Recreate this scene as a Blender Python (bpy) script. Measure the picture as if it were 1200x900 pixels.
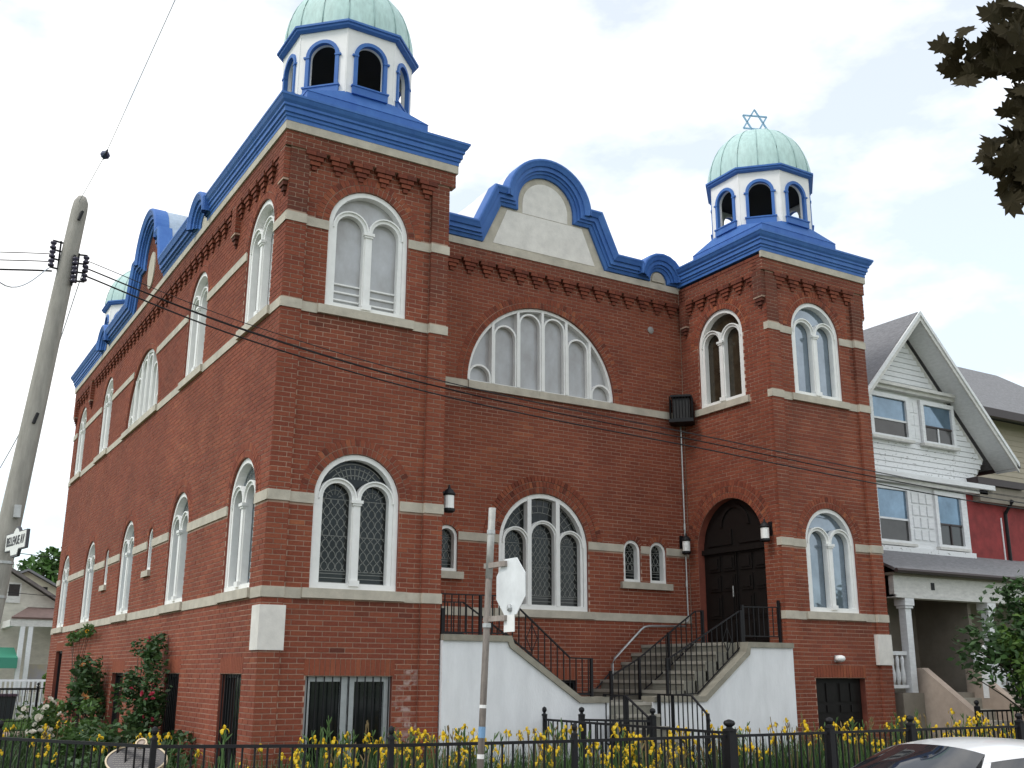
import bpy, bmesh, math, random
import numpy as np
from mathutils import Vector, Matrix
from mathutils.geometry import tessellate_polygon
R = math.radians
random.seed(7); rng = np.random.default_rng(7)
for o in list(bpy.data.objects): bpy.data.objects.remove(o)
sc = bpy.context.scene
COL = sc.collection

# ---------------------------------------------------------------- camera
CAM = Vector((-4.3633, -13.5691, 1.6))
YAW, PIT, ROL, FPX = R(30.89), R(15.352), R(0.303), 1237.69
FW = Vector((math.sin(YAW)*math.cos(PIT), math.cos(YAW)*math.cos(PIT), math.sin(PIT)))
_r = Vector((math.cos(YAW), -math.sin(YAW), 0)); _u = _r.cross(FW)
RT = _r*math.cos(ROL) + _u*math.sin(ROL); UP = -_r*math.sin(ROL) + _u*math.cos(ROL)
cd = bpy.data.cameras.new('camera'); cam = bpy.data.objects.new('camera', cd); COL.objects.link(cam)
cd.sensor_width = 36; cd.lens = FPX/1200*36; cd.clip_start = .05; cd.clip_end = 3000
m = Matrix((RT, UP, -FW)).transposed().to_4x4(); m.translation = CAM
cam.matrix_world = m
sc.camera = cam

# ---------------------------------------------------------------- world, sun, exposure
SUN_EL, SUN_AZ = R(50), R(266)     # azimuth measured from +Y (north) clockwise
w = bpy.data.worlds.new('World'); sc.world = w; w.use_nodes = True
nt = w.node_tree; nt.nodes.clear()
def N(t, typ, **kw):
    n = t.nodes.new(typ)
    for k, v in kw.items(): setattr(n, k, v)
    return n
out = N(nt, 'ShaderNodeOutputWorld')
sky = N(nt, 'ShaderNodeTexSky', sky_type='NISHITA', sun_disc=False)
sky.sun_elevation = SUN_EL; sky.sun_rotation = SUN_AZ; sky.altitude = 80; sky.air_density = 1.0; sky.dust_density = .4; sky.ozone_density = 1.5
b1 = N(nt, 'ShaderNodeBackground'); b1.inputs[1].default_value = .15
tn = N(nt, 'ShaderNodeMix', data_type='RGBA', blend_type='MULTIPLY'); tn.inputs[0].default_value = 1; tn.inputs[7].default_value = (.80, 1.10, 1.10, 1)
nt.links.new(sky.outputs[0], tn.inputs[6]); nt.links.new(tn.outputs[2], b1.inputs[0])
b2 = N(nt, 'ShaderNodeBackground'); b2.inputs[0].default_value = (1, 1, 1.0, 1); b2.inputs[1].default_value = 1.2
tc = N(nt, 'ShaderNodeTexCoord'); mp = N(nt, 'ShaderNodeMapping'); mp.inputs['Scale'].default_value = (1.5, 1.5, 3.2); mp.inputs['Location'].default_value = (.3, 2.2, .1)
nt.links.new(tc.outputs['Generated'], mp.inputs[0])
no = N(nt, 'ShaderNodeTexNoise'); no.inputs['Scale'].default_value = 1.7; no.inputs['Detail'].default_value = 7; no.inputs['Roughness'].default_value = .55
nt.links.new(mp.outputs[0], no.inputs['Vector'])
cr = N(nt, 'ShaderNodeValToRGB'); cr.color_ramp.elements[0].position = .41; cr.color_ramp.elements[0].color = (.52, .52, .52, 1)
cr.color_ramp.elements[1].position = .55; cr.color_ramp.elements[1].color = (1, 1, 1, 1)
nt.links.new(no.outputs['Fac'], cr.inputs[0])
mx = N(nt, 'ShaderNodeMixShader'); nt.links.new(cr.outputs[0], mx.inputs[0]); nt.links.new(b1.outputs[0], mx.inputs[1]); nt.links.new(b2.outputs[0], mx.inputs[2])
nt.links.new(mx.outputs[0], out.inputs[0])
sd = bpy.data.lights.new('sun', 'SUN'); sd.energy = 1.3; sd.angle = R(14); sd.color = (1, .95, .88)
sun = bpy.data.objects.new('sun', sd); COL.objects.link(sun)
sdir = Vector((math.sin(SUN_AZ)*math.cos(SUN_EL), math.cos(SUN_AZ)*math.cos(SUN_EL), math.sin(SUN_EL)))
sun.rotation_euler = sdir.to_track_quat('Z', 'Y').to_euler(); sun.location = (-20, -10, 30)
vs = sc.view_settings; vs.view_transform = 'Standard'; vs.look = 'None'; vs.exposure = 0.27; vs.gamma = 1

# ---------------------------------------------------------------- materials
MATS = {}
def mat(name, col, rough=.7, noise=0, nscale=8, metal=0, bump=0, bscale=60, spec=.5, rnd=0, coat=0, stretch=None, col2=None, trans=0):
    if name in MATS: return MATS[name]
    M = bpy.data.materials.new(name); M.use_nodes = True; t = M.node_tree
    p = t.nodes['Principled BSDF']; p.inputs['Roughness'].default_value = rough; p.inputs['Metallic'].default_value = metal
    p.inputs['Specular IOR Level'].default_value = spec; p.inputs['Coat Weight'].default_value = coat
    base = N(t, 'ShaderNodeRGB'); base.outputs[0].default_value = (*col, 1); cur = base.outputs[0]
    co = N(t, 'ShaderNodeTexCoord'); vec = co.outputs['Object']
    if stretch:
        mm = N(t, 'ShaderNodeMapping'); mm.inputs['Scale'].default_value = stretch; t.links.new(vec, mm.inputs[0]); vec = mm.outputs[0]
    if noise:
        n1 = N(t, 'ShaderNodeTexNoise'); n1.inputs['Scale'].default_value = nscale; n1.inputs['Detail'].default_value = 6; n1.inputs['Roughness'].default_value = .65
        t.links.new(vec, n1.inputs['Vector'])
        if col2:
            rp = N(t, 'ShaderNodeValToRGB'); rp.color_ramp.elements[0].position = .5-noise/2; rp.color_ramp.elements[1].position = .5+noise/2
            t.links.new(n1.outputs['Fac'], rp.inputs[0])
            mi = N(t, 'ShaderNodeMix', data_type='RGBA'); t.links.new(rp.outputs[0], mi.inputs['Factor']); t.links.new(cur, mi.inputs[6]); mi.inputs[7].default_value = (*col2, 1)
            cur = mi.outputs[2]
        else:
            mr = N(t, 'ShaderNodeMapRange'); mr.inputs[1].default_value = .25; mr.inputs[2].default_value = .75; mr.inputs[3].default_value = 1-noise; mr.inputs[4].default_value = 1+noise
            t.links.new(n1.outputs['Fac'], mr.inputs[0])
            vm = N(t, 'ShaderNodeVectorMath', operation='SCALE'); t.links.new(cur, vm.inputs[0]); t.links.new(mr.outputs[0], vm.inputs['Scale']); cur = vm.outputs[0]
    if rnd:
        at = N(t, 'ShaderNodeAttribute'); at.attribute_name = 'rnd'
        mr = N(t, 'ShaderNodeMapRange'); mr.inputs[3].default_value = 1-rnd; mr.inputs[4].default_value = 1+rnd
        t.links.new(at.outputs['Fac'], mr.inputs[0])
        vm = N(t, 'ShaderNodeVectorMath', operation='SCALE'); t.links.new(cur, vm.inputs[0]); t.links.new(mr.outputs[0], vm.inputs['Scale']); cur = vm.outputs[0]
    t.links.new(cur, p.inputs['Base Color'])
    if bump:
        n2 = N(t, 'ShaderNodeTexNoise'); n2.inputs['Scale'].default_value = bscale; n2.inputs['Detail'].default_value = 4
        t.links.new(vec, n2.inputs['Vector'])
        bp = N(t, 'ShaderNodeBump'); bp.inputs['Strength'].default_value = bump; bp.inputs['Distance'].default_value = .01
        t.links.new(n2.outputs['Fac'], bp.inputs['Height']); t.links.new(bp.outputs[0], p.inputs['Normal'])
    if trans:
        tl = N(t, 'ShaderNodeBsdfTranslucent'); t.links.new(cur, tl.inputs[0]); ms = N(t, 'ShaderNodeMixShader'); ms.inputs[0].default_value = trans
        t.links.new(p.outputs[0], ms.inputs[1]); t.links.new(tl.outputs[0], ms.inputs[2]); t.links.new(ms.outputs[0], t.nodes['Material Output'].inputs[0])
    MATS[name] = M
    return M

def brick_material():
    M = bpy.data.materials.new('brick'); M.use_nodes = True; t = M.node_tree; p = t.nodes['Principled BSDF']
    at = N(t, 'ShaderNodeAttribute'); at.attribute_name = 'rnd'
    rp = N(t, 'ShaderNodeValToRGB'); e = rp.color_ramp.elements
    e[0].position = 0; e[0].color = (.122, .035, .023, 1); e[1].position = 1; e[1].color = (.33, .108, .052, 1)
    for q, c in ((.10, (.192, .050, .030, 1)), (.5, (.226, .062, .035, 1)), (.9, (.26, .076, .041, 1))):
        x = e.new(q); x.color = c
    t.links.new(at.outputs['Fac'], rp.inputs[0]); cur = rp.outputs[0]
    co = N(t, 'ShaderNodeTexCoord')
    n1 = N(t, 'ShaderNodeTexNoise'); n1.inputs['Scale'].default_value = 38; n1.inputs['Detail'].default_value = 5; t.links.new(co.outputs['Object'], n1.inputs['Vector'])
    n3 = N(t, 'ShaderNodeTexNoise'); n3.inputs['Scale'].default_value = .8; n3.inputs['Detail'].default_value = 5; t.links.new(co.outputs['Object'], n3.inputs['Vector'])
    ad = N(t, 'ShaderNodeMath', operation='ADD'); t.links.new(n1.outputs['Fac'], ad.inputs[0]); t.links.new(n3.outputs['Fac'], ad.inputs[1])
    mr = N(t, 'ShaderNodeMapRange'); mr.inputs[1].default_value = .6; mr.inputs[2].default_value = 1.4; mr.inputs[3].default_value = .68; mr.inputs[4].default_value = 1.28
    t.links.new(ad.outputs[0], mr.inputs[0])
    vm = N(t, 'ShaderNodeVectorMath', operation='SCALE'); t.links.new(cur, vm.inputs[0]); t.links.new(mr.outputs[0], vm.inputs['Scale']); cur = vm.outputs[0]
    n5 = N(t, 'ShaderNodeTexNoise'); n5.inputs['Scale'].default_value = 14; n5.inputs['Detail'].default_value = 6; t.links.new(co.outputs['Object'], n5.inputs['Vector'])
    for an, c in (('soot', (.030, .020, .018)), ('efflo', (.66, .60, .56))):
        a2 = N(t, 'ShaderNodeAttribute'); a2.attribute_name = an; fac = a2.outputs['Fac']
        if an == 'efflo':
            m5 = N(t, 'ShaderNodeMapRange'); m5.inputs[1].default_value = .40; m5.inputs[2].default_value = .58; t.links.new(n5.outputs['Fac'], m5.inputs[0])
            m6 = N(t, 'ShaderNodeMath', operation='MULTIPLY'); t.links.new(m5.outputs[0], m6.inputs[0]); t.links.new(fac, m6.inputs[1]); fac = m6.outputs[0]
        mi = N(t, 'ShaderNodeMix', data_type='RGBA'); t.links.new(fac, mi.inputs['Factor']); t.links.new(cur, mi.inputs[6]); mi.inputs[7].default_value = (*c, 1); cur = mi.outputs[2]
    t.links.new(cur, p.inputs['Base Color']); p.inputs['Roughness'].default_value = .88; p.inputs['Specular IOR Level'].default_value = .25
    bp = N(t, 'ShaderNodeBump'); bp.inputs['Strength'].default_value = .5; bp.inputs['Distance'].default_value = .004
    t.links.new(n1.outputs['Fac'], bp.inputs['Height']); t.links.new(bp.outputs[0], p.inputs['Normal'])
    return M
M_BRICK = brick_material()
M_MORT = mat('mortar', (.40, .27, .205), .95, .45, 2, bump=.4, bscale=120)
M_STONE = mat('limestone', (.47, .43, .355), .85, .22, 4, bump=.3, bscale=90)
M_STONE2 = mat('pale_limestone', (.72, .69, .64), .8, .14, 5, bump=.2, bscale=40)
M_WHITE = mat('white_paint', (.80, .80, .78), .5, .07, 6)
M_CUP = mat('cupola_white', (.80, .79, .78), .6, .06, 3)
M_BLUE = mat('blue_paint', (.034, .115, .38), .6, .5, 3.2, bump=.15, bscale=9, stretch=(1.6, 1.6, .9), col2=(.062, .175, .46), spec=.35)
M_BLUEG = mat('weathered_blue_metal', (.34, .42, .52), .5, .18, 4)
M_COP = mat('copper_patina', (.42, .585, .56), .6, .2, 5, stretch=(3, 3, .7))
M_SEAM = mat('copper_seam', (.33, .47, .46), .6)
M_BLACK = mat('black_iron', (.008, .008, .010), .55, .2, 20, spec=.3)
M_DOOR = mat('dark_stained_wood', (.008, .0065, .006), .5, .4, 6, stretch=(8, 8, 1), spec=.3)
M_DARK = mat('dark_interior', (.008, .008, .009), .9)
M_CONC = mat('concrete', (.36, .335, .285), .9, .22, 5, bump=.4, bscale=60)
M_STEP = mat('stair_concrete', (.21, .20, .165), .9, .25, 4, bump=.4, bscale=50)
M_STUCCO = mat('white_stucco', (.76, .77, .78), .85, .11, 2.2, bump=.35, bscale=45, stretch=(2, 2, .5))
M_GALV = mat('galvanised_steel', (.45, .46, .46), .45, .2, 15, metal=.6)
M_LEAD = mat('lead_came', (.21, .215, .20), .6)
def glass(name, col, rough, metal=0, spec=.8, noise=.4, nscale=3):
    return mat(name, col, rough, noise, nscale, metal=metal, spec=spec, bump=.08, bscale=5)
M_GDARK = glass('dark_leaded_glass', (.010, .012, .012), .1, spec=.35)
M_GPALE = mat('glazing_painted_reflections', (.30, .285, .27), .09, .5, 1.9, spec=.6, bump=.08, bscale=3, stretch=(1, 1, .6), col2=(.52, .53, .55))  # sky reflections painted into the pane colour: pale base with bluish mottling
M_GREFL = glass('reflecting_glass', (.22, .27, .32), .04, metal=.55, noise=.25, nscale=2.5)
M_GSIDE = mat('side_glazing', (.70, .70, .70), .15, .1, 3)

# ---------------------------------------------------------------- helpers
def link(o, parent=None):
    COL.objects.link(o)
    if parent is not None:
        o.parent = parent
        mw = Matrix.Translation(parent.location) if parent.parent is None else Matrix.Identity(4)
        o.matrix_parent_inverse = mw.inverted()
    return o
def mk(name, verts, faces, material, parent=None, fix=True, smooth=False, attrs=None):
    me = bpy.data.meshes.new(name); me.from_pydata([tuple(v) for v in verts], [], faces)
    if fix:
        bm = bmesh.new(); bm.from_mesh(me); bmesh.ops.recalc_face_normals(bm, faces=bm.faces); bm.to_mesh(me); bm.free()
    if attrs:
        for k, a in attrs.items():
            at = me.attributes.new(k, 'FLOAT', 'FACE'); at.data.foreach_set('value', np.asarray(a, dtype=np.float32))
    if smooth:
        me.polygons.foreach_set('use_smooth', [True]*len(me.polygons))
    if material: me.materials.append(material)
    me.update()
    return link(bpy.data.objects.new(name, me), parent)
def thing(name, label, cat, loc=(0, 0, 0), group=None):
    o = bpy.data.objects.new(name, None); o.location = loc; o.empty_display_size = .2
    COL.objects.link(o); tag(o, label, cat, group)
    return o
def tag(o, label, cat, group=None):
    o['label'] = label; o['category'] = cat
    if group: o['group'] = group
    return o
def struct(o): o['kind'] = 'structure'; return o
def stuff(o): o['kind'] = 'stuff'; return o

class B:      # simple mesh collector
    def __init__(s): s.v = []; s.f = []
    def add(s, v, f):
        k = len(s.v); s.v += [Vector(x) for x in v]; s.f += [tuple(i+k for i in q) for q in f]; return s
    def box(s, x0, x1, y0, y1, z0, z1):
        return s.add([(x0,y0,z0),(x1,y0,z0),(x1,y1,z0),(x0,y1,z0),(x0,y0,z1),(x1,y0,z1),(x1,y1,z1),(x0,y1,z1)],
                     [(0,3,2,1),(4,5,6,7),(0,1,5,4),(1,2,6,5),(2,3,7,6),(3,0,4,7)])
    def bar(s, a, b, w, h=None, up=(0,0,1)):
        a, b = Vector(a), Vector(b); h = h or w; d = (b-a).normalized(); u = Vector(up)
        if abs(d.dot(u)) > .98: u = Vector((0, 1, 0))
        x = d.cross(u).normalized()*w/2; y = x.cross(d).normalized()*h/2
        return s.add([a-x-y, a+x-y, a+x+y, a-x+y, b-x-y, b+x-y, b+x+y, b-x+y],
                     [(0,1,2,3),(4,7,6,5),(0,4,5,1),(1,5,6,2),(2,6,7,3),(3,7,4,0)])
    def tube(s, pts, rad, n=8, cap=True):
        pts = [Vector(p) for p in pts]; rads = rad if isinstance(rad, (list, tuple)) else [rad]*len(pts)
        k = len(s.v); ref = Vector((0, 0, 1))
        for i, p in enumerate(pts):
            d = (pts[min(i+1, len(pts)-1)]-pts[max(i-1, 0)]).normalized()
            u = ref if abs(d.dot(ref)) < .95 else Vector((1, 0, 0))
            x = d.cross(u).normalized(); y = d.cross(x)
            for j in range(n):
                a = 2*math.pi*j/n; s.v.append(p+(x*math.cos(a)+y*math.sin(a))*rads[i])
        for i in range(len(pts)-1):
            for j in range(n):
                s.f.append((k+i*n+j, k+i*n+(j+1) % n, k+(i+1)*n+(j+1) % n, k+(i+1)*n+j))
        if cap: s.f.append(tuple(k+j for j in range(n))); s.f.append(tuple(k+(len(pts)-1)*n+j for j in range(n)))
        return s
    def lathe(s, c, prof, n=16, a0=0):
        k = len(s.v)
        for r_, z in prof:
            for j in range(n):
                a = a0+2*math.pi*j/n; s.v.append(Vector((c[0]+r_*math.cos(a), c[1]+r_*math.sin(a), c[2]+z)))
        for i in range(len(prof)-1):
            for j in range(n): s.f.append((k+i*n+j, k+i*n+(j+1) % n, k+(i+1)*n+(j+1) % n, k+(i+1)*n+j))
        s.f.append(tuple(k+j for j in range(n))); s.f.append(tuple(k+(len(prof)-1)*n+j for j in range(n)))
        return s
    def make(s, name, material, parent=None, **kw): return mk(name, s.v, s.f, material, parent, **kw)

class Fr:     # a wall frame: u along the wall, v up, w outwards
    def __init__(s, o, U, Nn): s.o = Vector(o); s.U = Vector(U); s.N = Vector(Nn); s.Z = Vector((0, 0, 1))
    def __call__(s, u, v, w=0): return s.o+s.U*u+s.Z*v+s.N*w
    def shift(s, dw): return Fr(s.o+s.N*dw, s.U, s.N)
def slab(b, F, outer, holes, w0, w1):
    polys = [[Vector((x, y, 0)) for x, y in outer]]+[[Vector((x, y, 0)) for x, y in h] for h in holes]
    flat = [p for q in polys for p in q]; tris = tessellate_polygon(polys); n = len(flat)
    v = [F(p.x, p.y, w1) for p in flat]+[F(p.x, p.y, w0) for p in flat]
    f = [tuple(t) for t in tris]+[tuple(i+n for i in reversed(t)) for t in tris]
    k = 0
    for q in polys:
        L = len(q)
        for i in range(L):
            a, c = k+i, k+(i+1) % L; f.append((a, c, c+n, a+n))
        k += L
    return b.add(v, f)
def fbox(b, F, u0, u1, v0, v1, w0, w1):
    return b.add([F(u0,v0,w0),F(u1,v0,w0),F(u1,v0,w1),F(u0,v0,w1),F(u0,v1,w0),F(u1,v1,w0),F(u1,v1,w1),F(u0,v1,w1)],
                 [(0,3,2,1),(4,5,6,7),(0,1,5,4),(1,2,6,5),(2,3,7,6),(3,0,4,7)])
def arcpts(uc, vc, r, a0, a1, n): return [(uc+r*math.cos(R(a0+(a1-a0)*i/n)), vc+r*math.sin(R(a0+(a1-a0)*i/n))) for i in range(n+1)]
def arch(uc, v0, vs_, r, n=20): return [(uc-r, v0), (uc+r, v0)]+arcpts(uc, vs_, r, 0, 180, n)
def archband(b, F, uc, v0, vs_, ro, ri, w0, w1, n=18):
    poly = [(uc+ro, v0)]+arcpts(uc, vs_, ro, 0, 180, n)+[(uc-ro, v0), (uc-ri, v0)]+arcpts(uc, vs_, ri, 180, 0, n)+[(uc+ri, v0)]
    return slab(b, F, poly, [], w0, w1)
def sweep(path, prof, mapf, closed=False):
    n = len(path); P = [Vector((p[0], p[1])) for p in path]; V = []; Fc = []; m_ = len(prof)
    for i in range(n):
        d0 = (P[i]-P[i-1]).normalized() if (i > 0 or closed) else None
        d1 = (P[(i+1) % n]-P[i]).normalized() if (i < n-1 or closed) else None
        if d0 is None: d0 = d1
        if d1 is None: d1 = d0
        n0 = Vector((-d0.y, d0.x)); n1 = Vector((-d1.y, d1.x)); mm = n0+n1
        mm = mm/max(mm.dot(n0), .25)
        for a, c in prof: q = P[i]+mm*a; V.append(mapf(q.x, q.y, c))
    for i in range(n-(0 if closed else 1)):
        for j in range(m_):
            a = i*m_+j; c = i*m_+(j+1) % m_; i2 = (i+1) % n
            Fc.append((a, c, i2*m_+(j+1) % m_, i2*m_+j))
    if not closed: Fc.append(tuple(range(m_))); Fc.append(tuple((n-1)*m_+j for j in range(m_)))
    return V, Fc

# ---------------------------------------------------------------- ground, street
Z1, Z2, Z3, Z4 = 2.69, 3.96, 6.67, 7.97
TB = .14                                   # stone band height
WT, XR, XE, DM, LY = 2.6, 9.3, 11.9, 2.5, 17.7
CX = (WT+XR)/2; CY = LY/2
def sheet(name, x0, x1, y0, y1, z, m_, nx=1, ny=1):
    vs_ = [(x0+(x1-x0)*i/nx, y0+(y1-y0)*j/ny, z) for j in range(ny+1) for i in range(nx+1)]
    fs = [(j*(nx+1)+i, j*(nx+1)+i+1, (j+1)*(nx+1)+i+1, (j+1)*(nx+1)+i) for j in range(ny) for i in range(nx)]
    return struct(mk(name, vs_, fs, m_, fix=False))
M_GRASS = mat('lawn', (.055, .11, .022), .95, .5, 6, bump=.8, bscale=80)
M_ASPH = mat('asphalt', (.055, .055, .057), .92, .3, 3, bump=.6, bscale=150)
M_WALK = mat('pavement', (.33, .29, .26), .9, .18, 2, bump=.3, bscale=80)
M_SOIL = mat('soil', (.045, .032, .022), .95, .5, 8, bump=1, bscale=30)
g = sheet('ground', -900, 900, -900, 900, -.40, M_GRASS)
sheet('road', -300, 300, -11.9, -6.1, -.35, M_ASPH)
struct(B().box(-300, 300, -6.1, -5.95, -.40, -.20).make('kerb', M_CONC))
struct(B().box(-300, 300, -5.95, -4.6, -.40, -.205).make('pavement', M_WALK))
struct(B().box(-300, 300, -16, -11.9, -.40, -.205).make('pavement', M_WALK))
struct(B().box(-3.4, 12.0, -4.45, 17.5, -.40, -.02).make('garden_bed', M_SOIL))
struct(B().box(12.05, 40, -4.45, 17.5, -.40, -.05).make('lawn', M_GRASS))
struct(B().box(-30, -3.4, -4.6, 17.6, -.4, -.05).make('lawn', M_GRASS))
struct(B().box(-60, 60, 17.7, 20.6, -.4, -.04).make('pavement', mat('brick_pavement', (.34, .23, .20), .9, .2, 2)))
struct(B().box(-60, 60, 20.6, 27.5, -.4, -.03).make('lawn', M_GRASS))
sheet('road', -200, 200, 27.6, 33.5, -.30, M_ASPH)

# ---------------------------------------------------------------- synagogue
syn = thing('synagogue', 'red brick synagogue with blue cornices, arched white windows and green domed cupolas', 'synagogue', (CX, CY, 0))
CH, BL, JT = .069, .22, .0115
BRK = []                                   # every brick: F,u0,u1,v0,v1,w,depth,rnd,soot,efflo,full
def hnoise(x, y, s):                       # smooth value noise
    def h(i, j): return (math.sin(i*127.1+j*311.7+s*74.7)*43758.5453) % 1
    i, j = math.floor(x), math.floor(y); a, c = x-i, y-j; a = a*a*(3-2*a); c = c*c*(3-2*c)
    return (h(i, j)*(1-a)+h(i+1, j)*a)*(1-c)+(h(i, j+1)*(1-a)+h(i+1, j+1)*a)*c
def wear(zone, u, v):
    n = .5*hnoise(u*1.7, v*.7, 3)+.5*hnoise(u*6, v*2.5, 5)
    so = max(0, min(.8, (v-8.45)/1.6))*n*1.1
    ef = 0
    if zone in 'AC':
        if (u > 2.25 and v > 6.0): so = max(so, .95*n*min(1, (v-6)/1.2))
        if (u < .32 and v > 7.9): so = max(so, .8*n)
    if zone in 'AC' and .5 < u < 2.1:
        for zb in (Z1-TB, Z3-TB):
            if zb-.55 < v < zb: so = max(so, .55*n*(1-(zb-v)/.55))
    if zone == 'B' and Z3-TB-.8 < v < Z3-TB: so = max(so, .35*n*(1-(Z3-TB-v)/.8))
    if zone == 'A':
        c = 2.12+.06*math.sin(v*9); 
        if .5 < v < 1.62: ef = max(0, 1-abs(u-c)/(.10+.09*max(0, 1.05-v)/.5))*(.35+.65*random.random())*(.9 if v < 1.62 else 0)
    if zone == 'D' and (u > 2.15 or u < .25) and v > 8.35: so = max(so, .75*n+.15)
    return min(so, .85), min(ef, .85)
def lay(F, u0, u1, v0, v1, blocks, w=0., depth=.014, zone='B', ph=0.):
    k = math.ceil((v0-.02)/CH)
    while k*CH < v1-.03:
        a = max(k*CH, v0+.004); c = min(k*CH+CH-JT, v1-.004); mid = (a+c)/2
        if c-a < .02: k += 1; continue
        free = [(u0, u1)]
        for q in blocks:
            if q[0] == 'r':
                if not (q[3] < mid < q[4]): continue
                lo, hi = q[1], q[2]
            else:
                _, uc, r_, vb, vsp, Ro = q
                if mid < vb or mid > vsp+Ro: continue
                h = r_ if mid < vsp else math.sqrt(max(0, Ro*Ro-(mid-vsp)**2))
                if h <= 0: continue
                lo, hi = uc-h, uc+h
            nf = []
            for x, y in free:
                if hi <= x or lo >= y: nf.append((x, y)); continue
                if lo > x: nf.append((x, lo))
                if hi < y: nf.append((hi, y))
            free = nf
        off = ph+(k % 2)*BL/2
        for x, y in free:
            j = math.floor((x-off)/BL)
            while off+j*BL < y:
                p, q_ = max(off+j*BL+JT/2, x+.003), min(off+(j+1)*BL-JT/2, y-.003)
                if q_-p > .025:
                    so, ef = wear(zone, (p+q_)/2, mid)
                    BRK.append((F, p, q_, a, c, w+random.uniform(-.0015, .0015), depth, .62*random.random()+.38*hnoise(p*.9+7*len(zone), mid*1.1, 11), so, ef, (q_-p) > BL-JT-.002 and zone in 'A'))
                j += 1
        k += 1
def ring(F, uc, vsp, r0, r1, w=.003, depth=.02, zone='B', pitch=.074, a0=0, a1=180):
    n = max(6, round(R(a1-a0)*(r0+r1)/2/pitch)); da = (a1-a0)/n
    for i in range(n):
        g_ = JT*.45/r0*180/math.pi
        BRK.append(('ring', F, uc, vsp, r0, r1, a0+i*da+g_, a0+(i+1)*da-g_, w, depth, random.random()))
def soldier(F, u0, u1, v0, v1, w=.002, depth=.018):
    n = round((u1-u0)/.073); d = (u1-u0)/n
    for i in range(n): BRK.append((F, u0+i*d+.005, u0+(i+1)*d-.005, v0+.004, v1-.004, w, depth, .55+.4*random.random(), 0, 0, False))

FLT = Fr((0, 0, 0), (1, 0, 0), (0, -1, 0))             # left tower front
FRT = Fr((XR, 0, 0), (1, 0, 0), (0, -1, 0))            # right tower front
FMW = Fr((0, DM, 0), (1, 0, 0), (0, -1, 0))            # recessed middle wall
FLW = Fr((0, 0, 0), (0, 1, 0), (-1, 0, 0))             # long side wall
FDR = Fr((XR, 0, 0), (0, 1, 0), (-1, 0, 0))            # right tower, door face
FLI = Fr((WT, 0, 0), (0, 1, 0), (1, 0, 0))             # left tower, inner face
TR, TS = .64, .06                                      # twin window radius, pilaster projection
RW = .215                                              # brick arch ring width
def blk(uc, r_, v0, vsp, extra=RW): return ('a', uc, r_, v0, vsp, r_+extra-.035)
def rb(u0, u1, v0, v1): return ('r', u0, u1, v0, v1)
FRZ, FRT_Z = 8.98, 9.22                                # frieze bottom / top
WALL_TOP = 9.22

M_FARB = mat('plain_brick_face', (.20, .052, .032), .9, .3, 5)
def wall(name, F, u0, u1, v0, v1, holes, w=0., t=.30):
    b = B(); slab(b, F, [(u0, v0), (u1, v0), (u1, v1), (u0, v1)], holes, w-t, w-.006)
    o = b.make(name, M_MORT, syn); o.data.materials.append(M_FARB)
    for p in o.data.polygons:
        if abs(p.normal.dot(F.N)) < .9: p.material_index = 1
    return o
def band(F, u0, u1, z, w=.018, t=.10):                 # one limestone course, in blocks
    L = u1-u0; n = max(1, round(L/1.35)); cuts = [u0+L*i/n+(0 if i in (0, n) else random.uniform(-.15, .15)) for i in range(n+1)]
    for a, c in zip(cuts, cuts[1:]):
        b = B(); fbox(b, F, a+.0015, c-.0015, z-TB+.0, z, w-t, w+random.uniform(-.001, .001)); b.make('stone_band', M_STONE, syn)

# --- corbel bracket, shared mesh
def bracket_mesh():
    b = B(); z = 0
    for wd, dp in ((.315, .088), (.24, .068), (.165, .048), (.085, .028)):
        n = 2 if wd > .2 else 1
        for i in range(n):
            x0 = -wd/2+i*wd/n; b.box(x0+.003, x0+wd/n-.003, -dp, .01, z-CH+.008, z)
        z -= CH
    o = b.make('corbel', M_BRICK); me = o.data; bpy.data.objects.remove(o)
    for k, val in (('rnd', (.05, .8)), ('soot', (.1, .42))):
        at = me.attributes.new(k, 'FLOAT', 'FACE'); at.data.foreach_set('value', [val[0]+(val[1]-val[0])*random.random() for _ in range(len(me.polygons))])
    return me
CORB = [bracket_mesh() for _ in range(4)]
def corbels(F, us, v, w):
    for u in us:
        o = bpy.data.objects.new('corbel', random.choice(CORB)); o.location = F(u, v, w)
        o.rotation_euler = (0, 0, math.atan2(-F.N.x, -F.N.y) if False else {(0, -1): 0, (-1, 0): R(-90), (1, 0): R(90), (0, 1): R(180)}[(round(F.N.x), round(F.N.y))])
        link(o, syn)
def strip(F, u0, u1, v0, v1, w0, w1, zone, foot=True):   # brick strip standing proud of a wall
    b = B(); fbox(b, F, u0+.011, u1-.011, v0+.002, v1, w0-.02, w1-.006); b.make('pilaster', M_MORT, syn)
    lay(F, u0, u1, v0, v1, [], w=w1, depth=w1-w0+.01, zone=zone, ph=u0)
    if foot:
        z = v0
        for i in range(3):
            d = (i+1)*.045*(u1-u0)/.3
            BRK.append((F, u0+d, u1-d, z-CH+.006, z-.004, w1-.02*(i+1), w1-w0, random.random()*.5, .5, 0, False)); z -= CH

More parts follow.
